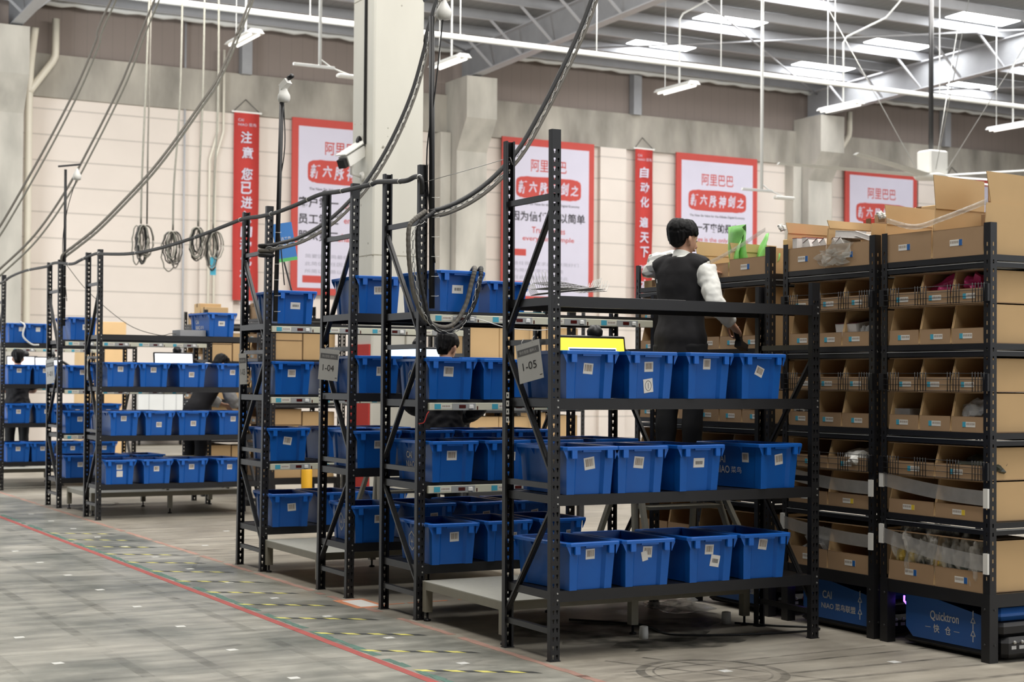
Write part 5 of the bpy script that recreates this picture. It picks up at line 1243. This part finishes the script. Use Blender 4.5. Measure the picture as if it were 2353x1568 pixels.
    for i in range(ns):
        th = r2.uniform(0, 2 * PI); c0 = Vector((r2.uniform(-.015, .015), -.035 + r2.uniform(-.015, .015), 1.708)); R = (.084, .102)
        front = math.sin(th) > .45; zend = (1.632 if front else 1.618 - .085 * max(0, -math.sin(th) - .15)) + r2.uniform(-.018, .012)
        bk = max(0, -math.sin(th) - .1); q = 1.02 - .32 * bk; e = Vector((R[0] * q * math.cos(th + .2) + r2.uniform(-.008, .008), -.014 + R[1] * (1.03 if front else .97 - .12 * bk) * math.sin(th + .2) + r2.uniform(-.006, .006), zend)); jj = 1 + r2.uniform(-.04, .1); mid = Vector((R[0] * .72 * math.cos(th), -.018 + R[1] * .74 * math.sin(th), 1.704 + r2.uniform(-.008, .014))); lo = Vector((R[0] * jj * math.cos(th + .1), -.016 + R[1] * jj * math.sin(th + .1), 1.652 + r2.uniform(-.012, .012)))
        limb(b, [hd(q) for q in (c0, mid, lo, e)], [.006, .0085, .0085, .002], 'hair', (0, 0, 1), 6, 3)
    if style.get('nape'):
        limb(b, [hd((0, -.075, 1.62)), hd((0, -.068, 1.56)), hd((0, -.052, 1.515))], [(.062, .04), (.055, .03), (.042, .012)], 'hair')
    o = b.build('hair', t); skinmods(o, vox * .42, 1)
    return t
A = [dict(s=1, e=(.30, -.07, 1.15), w=(.30, .17, 1.02), d=(.1, .75, -.65), n=(.5, -.5, .6), t=(-.8, .2, .1), c=.75),
     dict(s=-1, sh=(-.135, .05, 1.37), e=(-.13, .30, 1.2), w=(-.10, .55, 1.40), d=(.25, .9, .1), n=(0, 0, 1), t=(.9, -.2, 0), c=.3)]
person('man in black vest and white shirt on a step stool, reaching to the top carton', (1.655, 1.13, .952), 64, 2, A, dict(top='shirt', sleeve=.9, vest=True, collar=True, g=.02, fold=.03), .0105, 3, -20, 4)
a_ = math.radians(64); hw = Vector((1.655, 1.13, .952)); rt = Vector((math.cos(a_), -math.sin(a_), 0)); ft = Vector((math.sin(a_), math.cos(a_), 0))
t = thing('barcode_scanner', 'black hand scanner held in the right hand of the man in the vest', 'scanner', hw + rt * .305 + ft * .25 + Vector((0, 0, .945)), -a_)
b = MB(); b.bar((0, -.03, .05), (0, .03, -.05), .035, .032, 'blackd', (0, 1, 0)); b.build('handle', t)
b = MB(); b.bar((0, .0, -.055), (0, .1, -.085), .05, .045, 'blackd', (0, 0, 1)); b.build('head', t)
b = MB(); b.bar((0, .1, -.085), (0, .104, -.086), .036, .03, 'dev', (0, 0, 1)); b.build('window', t)
Bm = [dict(s=1, e=(.30, .06, 1.1), w=(.12, .27, .98), d=(-.7, .6, -.1), n=(0, -.2, 1), t=(.3, .8, .3), c=.4), dict(s=-1, e=(-.28, .08, 1.1), w=(-.1, .3, 1.0), d=(.6, .7, -.1), n=(0, 0, 1), t=(-.3, .8, .3), c=.4)]
person('worker in a black jacket with bowed head behind the bins of the second rack', (1.24, 3.9, .265), 40, 9, Bm, dict(top='vest', sleeve=.9, g=.028, fold=.04, name='jacket', nape=True), .012, 5, -14, 14)
Cm = [dict(s=1, e=(.25, .32, 1.12), w=(.16, .5, .98), d=(-.2, .8, -.3), n=(0, 0, 1), t=(-.8, .2, .1), c=.4), dict(s=-1, e=(-.25, .3, 1.1), w=(-.1, .5, 1.0), d=(.2, .8, -.3), n=(0, 0, 1), t=(.8, .2, .1), c=.4)]
person('worker in white hoodie and black vest leaning forward behind the fifth rack', (1.5, 11.15, .262), 68, 30, Cm, dict(top='hood', sleeve=.9, vest=True, hood=True, g=.034, fold=.04, name='hoodie'), .013, 7, -10, 20)
Dm = [dict(s=1, e=(.24, .1, 1.12), w=(.14, .33, 1.1), d=(-.2, .9, 0), n=(0, 0, 1), t=(-.8, .2, .1), c=.4), dict(s=-1, e=(-.24, .1, 1.12), w=(-.12, .34, 1.1), d=(.2, .9, 0), n=(0, 0, 1), t=(.8, .2, .1), c=.4)]
person('worker in a black tee shirt seen from behind at the left edge', (.48, 16.4, .262), 12, 5, Dm, dict(top='vest', sleeve=.45, g=.03, fold=.03, name='tee_shirt', nape=True), .013, 9, 0, 6)

# ---------------------------------------------------------------- floor markings and litter
def flat(name, label, cat, quads, m, z=.0012, group=None, t=.001):
    b = MB()
    for q in quads:
        b.add([(x, y, z - t) for x, y in q] + [(x, y, z) for x, y in q], [(3, 2, 1, 0), (4, 5, 6, 7), (0, 1, 5, 4), (1, 2, 6, 5), (2, 3, 7, 6), (3, 0, 4, 7)], m)
    return tag(b.build(name), label, cat, group)
def wob(x0, x1, y0, y1, st, amp, gap=0):
    q = []; y = y0
    while y < y1:
        if rnd.random() >= gap: q.append([(x0 + amp * rnd.uniform(-1, 1), y), (x1 + amp * rnd.uniform(-1, 1), y), (x1 + amp * rnd.uniform(-1, 1), min(y + st, y1)), (x0 + amp * rnd.uniform(-1, 1), min(y + st, y1))])
        y += st
    return q
flat('floor_line', 'bold red line along the aisle floor', 'floor line', [[(-.875, -6), (-.82, -6), (-.82, 28), (-.875, 28)]], 'liner')
flat('floor_line', 'worn green paint edge beside the bold red aisle line', 'floor line', wob(-.8, -.755, -3, 12, .14, .012, .12), 'lineg')
flat('floor_line', 'faded red line just in front of the rack posts', 'floor line', wob(-.085, -.035, -1.2, 22, .11, .008, .12), 'linef')
flat('floor_line', 'faded red line at right angles on the floor under the second rack', 'floor line', [[(x, 2.50 + .0), (x + .15, 2.50), (x + .15, 2.53), (x, 2.53)] for x in (.12, .3, .46, .7)], 'lineo')
for k in range(13):
    y = .12 + .716 * k - .03; b = MB(); n = 4
    for i in range(n * 2):
        f0, f1 = i / (2 * n), (i + .95) / (2 * n); p = lambda f, s: (-.765 + .56 * f, y - .345 * f + s * .028 + .004 * math.sin(k + f * 9), .0013)
        a, c, d, e = p(f0, -1), p(f1, -1), p(f1 - .05, 1), p(f0 - .05, 1)
        b.add([a, c, d, e], [(0, 1, 2, 3)], 'tapey' if i % 2 == 0 else 'tapek')
    tag(b.build('hazard_tape'), '%s yellow and black hazard tape stripe from the camera, across the aisle edge' % ['first', 'second', 'third', 'fourth', 'fifth', 'sixth', 'seventh', 'eighth', 'ninth', 'tenth', 'eleventh', 'twelfth', 'thirteenth'][k], 'tape', 'hazard tape stripes')
rows = {-.455: ('right of the red line', range(0, 12)), -1.455: ('first row left of the red line', range(0, 13)), -2.455: ('second row left of the red line', range(1, 14))}
OR = ['first', 'second', 'third', 'fourth', 'fifth', 'sixth', 'seventh', 'eighth', 'ninth', 'tenth', 'eleventh', 'twelfth', 'thirteenth', 'fourteenth']
for x, (wd, ks) in rows.items():
    for j, k in enumerate(ks):
        y = .19 + k * .99; b = MB(); s = .042; a = rnd.uniform(-.15, .15)
        q = [(x + s * math.cos(a + o), y + s * 1.0 * math.sin(a + o)) for o in (PI / 4, 3 * PI / 4, 5 * PI / 4, 7 * PI / 4)]
        b.add([(u, v, .0003) for u, v in q] + [(u, v, .0013) for u, v in q], [(3, 2, 1, 0), (4, 5, 6, 7), (0, 1, 5, 4), (1, 2, 6, 5), (2, 3, 7, 6), (3, 0, 4, 7)], 'stick')
        tag(b.build('floor_sticker'), 'white square floor sticker, %s from the camera %s' % (OR[j], wd), 'sticker', 'guide stickers on the aisle floor')
for (x, y, wd) in ((1.754, -.857, 'beside the first robot'), (.72, -.66, 'inside the round tyre mark'), (.5, 5.9, 'between the fourth and fifth racks'), (.25, 6.9, 'inside the far round tyre mark'), (.9, 8.2, 'before the fifth rack')):
    flat('floor_sticker', 'white square floor sticker ' + wd, 'sticker', [[(x - .03, y - .03), (x + .03, y - .03), (x + .03, y + .03), (x - .03, y + .03)]], 'stick')
t = thing('floor_notice', 'white paper notice framed in orange tape beside the third rack post', 'notice', (-.03, 2.62, 0))
b = MB(); b.box(-.1, .14, -.2, .24, .0004, .0014, 'lineo'); b.build('orange_tape', t)
b = MB(); b.box(-.05, .1, -.15, .19, .0014, .002, 'white'); b.build('paper', t)
b = MB()
def tyre_line(p0, p1, w_, m='tyre'):
    p0 = Vector(p0); p1 = Vector(p1); d = (p1 - p0).normalized(); nrm = Vector((-d.y, d.x, 0)) * w_ / 2
    b.add([p0 - nrm, p1 - nrm, p1 + nrm, p0 + nrm], [(0, 1, 2, 3)], m)
Z = .0008
for (a, c, w_) in (((.1, -.62, Z), (4, -.55, Z), .03), ((.2, -.86, Z), (4, -.93, Z), .035), ((.5, -1.08, Z), (4, -1.22, Z), .04), ((.7, -1.42, Z), (4, -1.5, Z), .05), ((.2, -.45, Z), (2.1, -.4, Z), .02), ((.95, -1.4, Z), (.3, -.1, Z), .03), ((1.25, -1.5, Z), (.55, -.1, Z), .03)): tyre_line(a, c, w_)
for y in (5.75, 6.1, 6.5, 6.85, 7.2, 7.6, 8.3, 8.8, 9.3): tyre_line((.05, y, Z), (3.5, y + .1, Z), .03)
for x in (-1.15, -1.75, -2.15, -2.75, -3.2): tyre_line((x, -4, Z + .0002), (x + .1, 14, Z + .0002), .07, 'tyref')
for (cx, cy, R, w_) in ((.62, -.68, .36, .05), (.62, -.68, .31, .012), (.45, 6.85, .5, .05), (.35, 12.4, .5, .05)):
    for i in range(40):
        if (cy > 5 and 6 < i < 22): continue
        a0, a1 = 2 * PI * i / 40, 2 * PI * (i + 1) / 40
        b.add([(cx + r * math.cos(a), cy + r * 1.05 * math.sin(a), Z + .0003) for r, a in ((R, a0), (R + w_, a0), (R + w_, a1), (R, a1))], [(0, 1, 2, 3)], 'tyre')
rs = random.Random(4)
for k in range(70):
    x, y = rs.uniform(-3.4, -.2), rs.uniform(-2.5, 11); a = rs.gauss(.2, .5); l = rs.uniform(.2, .9); tyre_line((x, y, Z + .0004), (x + l * math.cos(a), y + l * math.sin(a), Z + .0004), rs.uniform(.02, .06), 'tyref')
o = b.build('tyre_marks'); o['kind'] = 'stuff'; tag(o, 'dark curved and straight tyre marks worn into the floor', 'tyre marks')
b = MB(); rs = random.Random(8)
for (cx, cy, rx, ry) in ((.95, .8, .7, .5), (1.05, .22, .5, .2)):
    b.add([(cx + rx * (1 + .18 * math.sin(3 * a + cx) + .1 * math.sin(7 * a)) * math.cos(a), cy + ry * (1 + .15 * math.sin(4 * a)) * math.sin(a), .0006) for a in [2 * PI * k / 40 for k in range(40)]], [tuple(range(40))], 'stain_shade')
tag(b.build('floor_stain_shade'), 'dark oily patch with painted-in shade on the floor under the nearest rack', 'stain_shade')  # oily patch that also paints in the shade under the rack
blob('clear_bag', 'crumpled clear plastic bag lying on the floor behind the nearest rack', 'bag', (1.75, 1.35, .001), (.2, .16, .035), 'film', 91, .7)
cable('floor_cable', 'black cable lying in a loop on the floor under the nearest rack', [(.9, 1.3, .008), (1.2, .9, .008), (1.15, .5, .008), (1.5, .3, .008), (2.0, .22, .008), (2.15, .3, .008), (1.95, .5, .008), (1.8, .7, .008)], .007, 'hose', 6, 6)
# things lying on the shelves
t = thing('wire_basket', 'tangle of bent wire racks lying on the top shelf of the nearest rack', 'basket', (.12, .3, 2.06))
for q in range(3):
    b = MB(); ox, oy, a = .02 + .06 * q, .0 + .05 * q, -.35 + .25 * q
    T = Matrix.Translation((ox, oy, .03 + .03 * q)) @ Matrix.Rotation(a, 4, 'Z') @ Matrix.Rotation(.12 * (q - 1), 4, 'Y')
    for k in range(9): b.tube([T @ Vector((-.1, -.12 + k * .03, .06)), T @ Vector((-.08, -.12 + k * .03, 0)), T @ Vector((.28, -.12 + k * .03, 0)), T @ Vector((.3, -.12 + k * .03, .05))], .002, 'zinc', 4)
    for k in range(7): b.tube([T @ Vector((-.08 + k * .06, -.13, 0)), T @ Vector((-.08 + k * .06, .13, 0))], .0022, 'zinc', 4)
    b.build('wire_panel', t)
b = MB(); b.bbox(0, .22, 0, .16, 0, .012, 'strip'); b.box(.0, .22, .0, .16, .012, .014, 'sky'); tag(b.build('cyan_folder', None, (.78, 1.82, 2.037)), 'cyan and white folder on the top shelf of the second rack', 'folder')
b = MB(); b.tube(smooth_path([(.22, 1.71, 2.0), (.4, 1.70, 1.99), (.6, 1.69, 1.94), (.75, 1.69, 1.925), (.95, 1.7, 1.93), (1.0, 1.71, 1.99)], 6), .003, 'dev', 5); tag(b.build('cable'), 'thin white cord drooping across the light strip of the second rack', 'cord')
b = MB(); b.tube(smooth_path([(.07, 1.73, 1.37), (.05, 1.72, 1.35), (.03, 1.72, 1.3), (.0, 1.74, 1.29)], 5), .0035, 'red', 5); tag(b.build('red_wire'), 'short red wire at the second rack post', 'cord')
b = MB(); b.bbox(0, .4, 0, .3, 0, .01, 'blackd'); tag(b.build('black_tray', None, (.62, .15, 2.06)), 'flat black tray on the top shelf of the nearest rack', 'tray')
cable('cable', 'tangle of white and black cords hanging off the top shelf at the left edge', [(.25, 15.18, 2.35), (.3, 15.12, 2.3), (.28, 15.12, 2.15), (.4, 15.13, 2.04), (.5, 15.12, 2.03)], .012, 'dev', 6, 6)
cable('loose_cord', 'thin grey cord slanting from the sixth rack pole to the fifth rack', [(.06, 11.76, 2.95), (.25, 11.4, 2.6), (.5, 10.6, 2.2), (.75, 10.2, 2.07), (.9, 10.2, 2.09), (1.0, 10.2, 2.07)], .005, 'hoseg', 6, 5)
b = MB(); b.box(0, .3, 0, .3, 0, .07, 'steeld'); tag(b.build('grey_tray', None, (.95, 10.02, 2.06)), 'grey metal tray beside the lettered bin on the top of the fifth rack', 'tray')
bpy.data.objects.remove(proto)
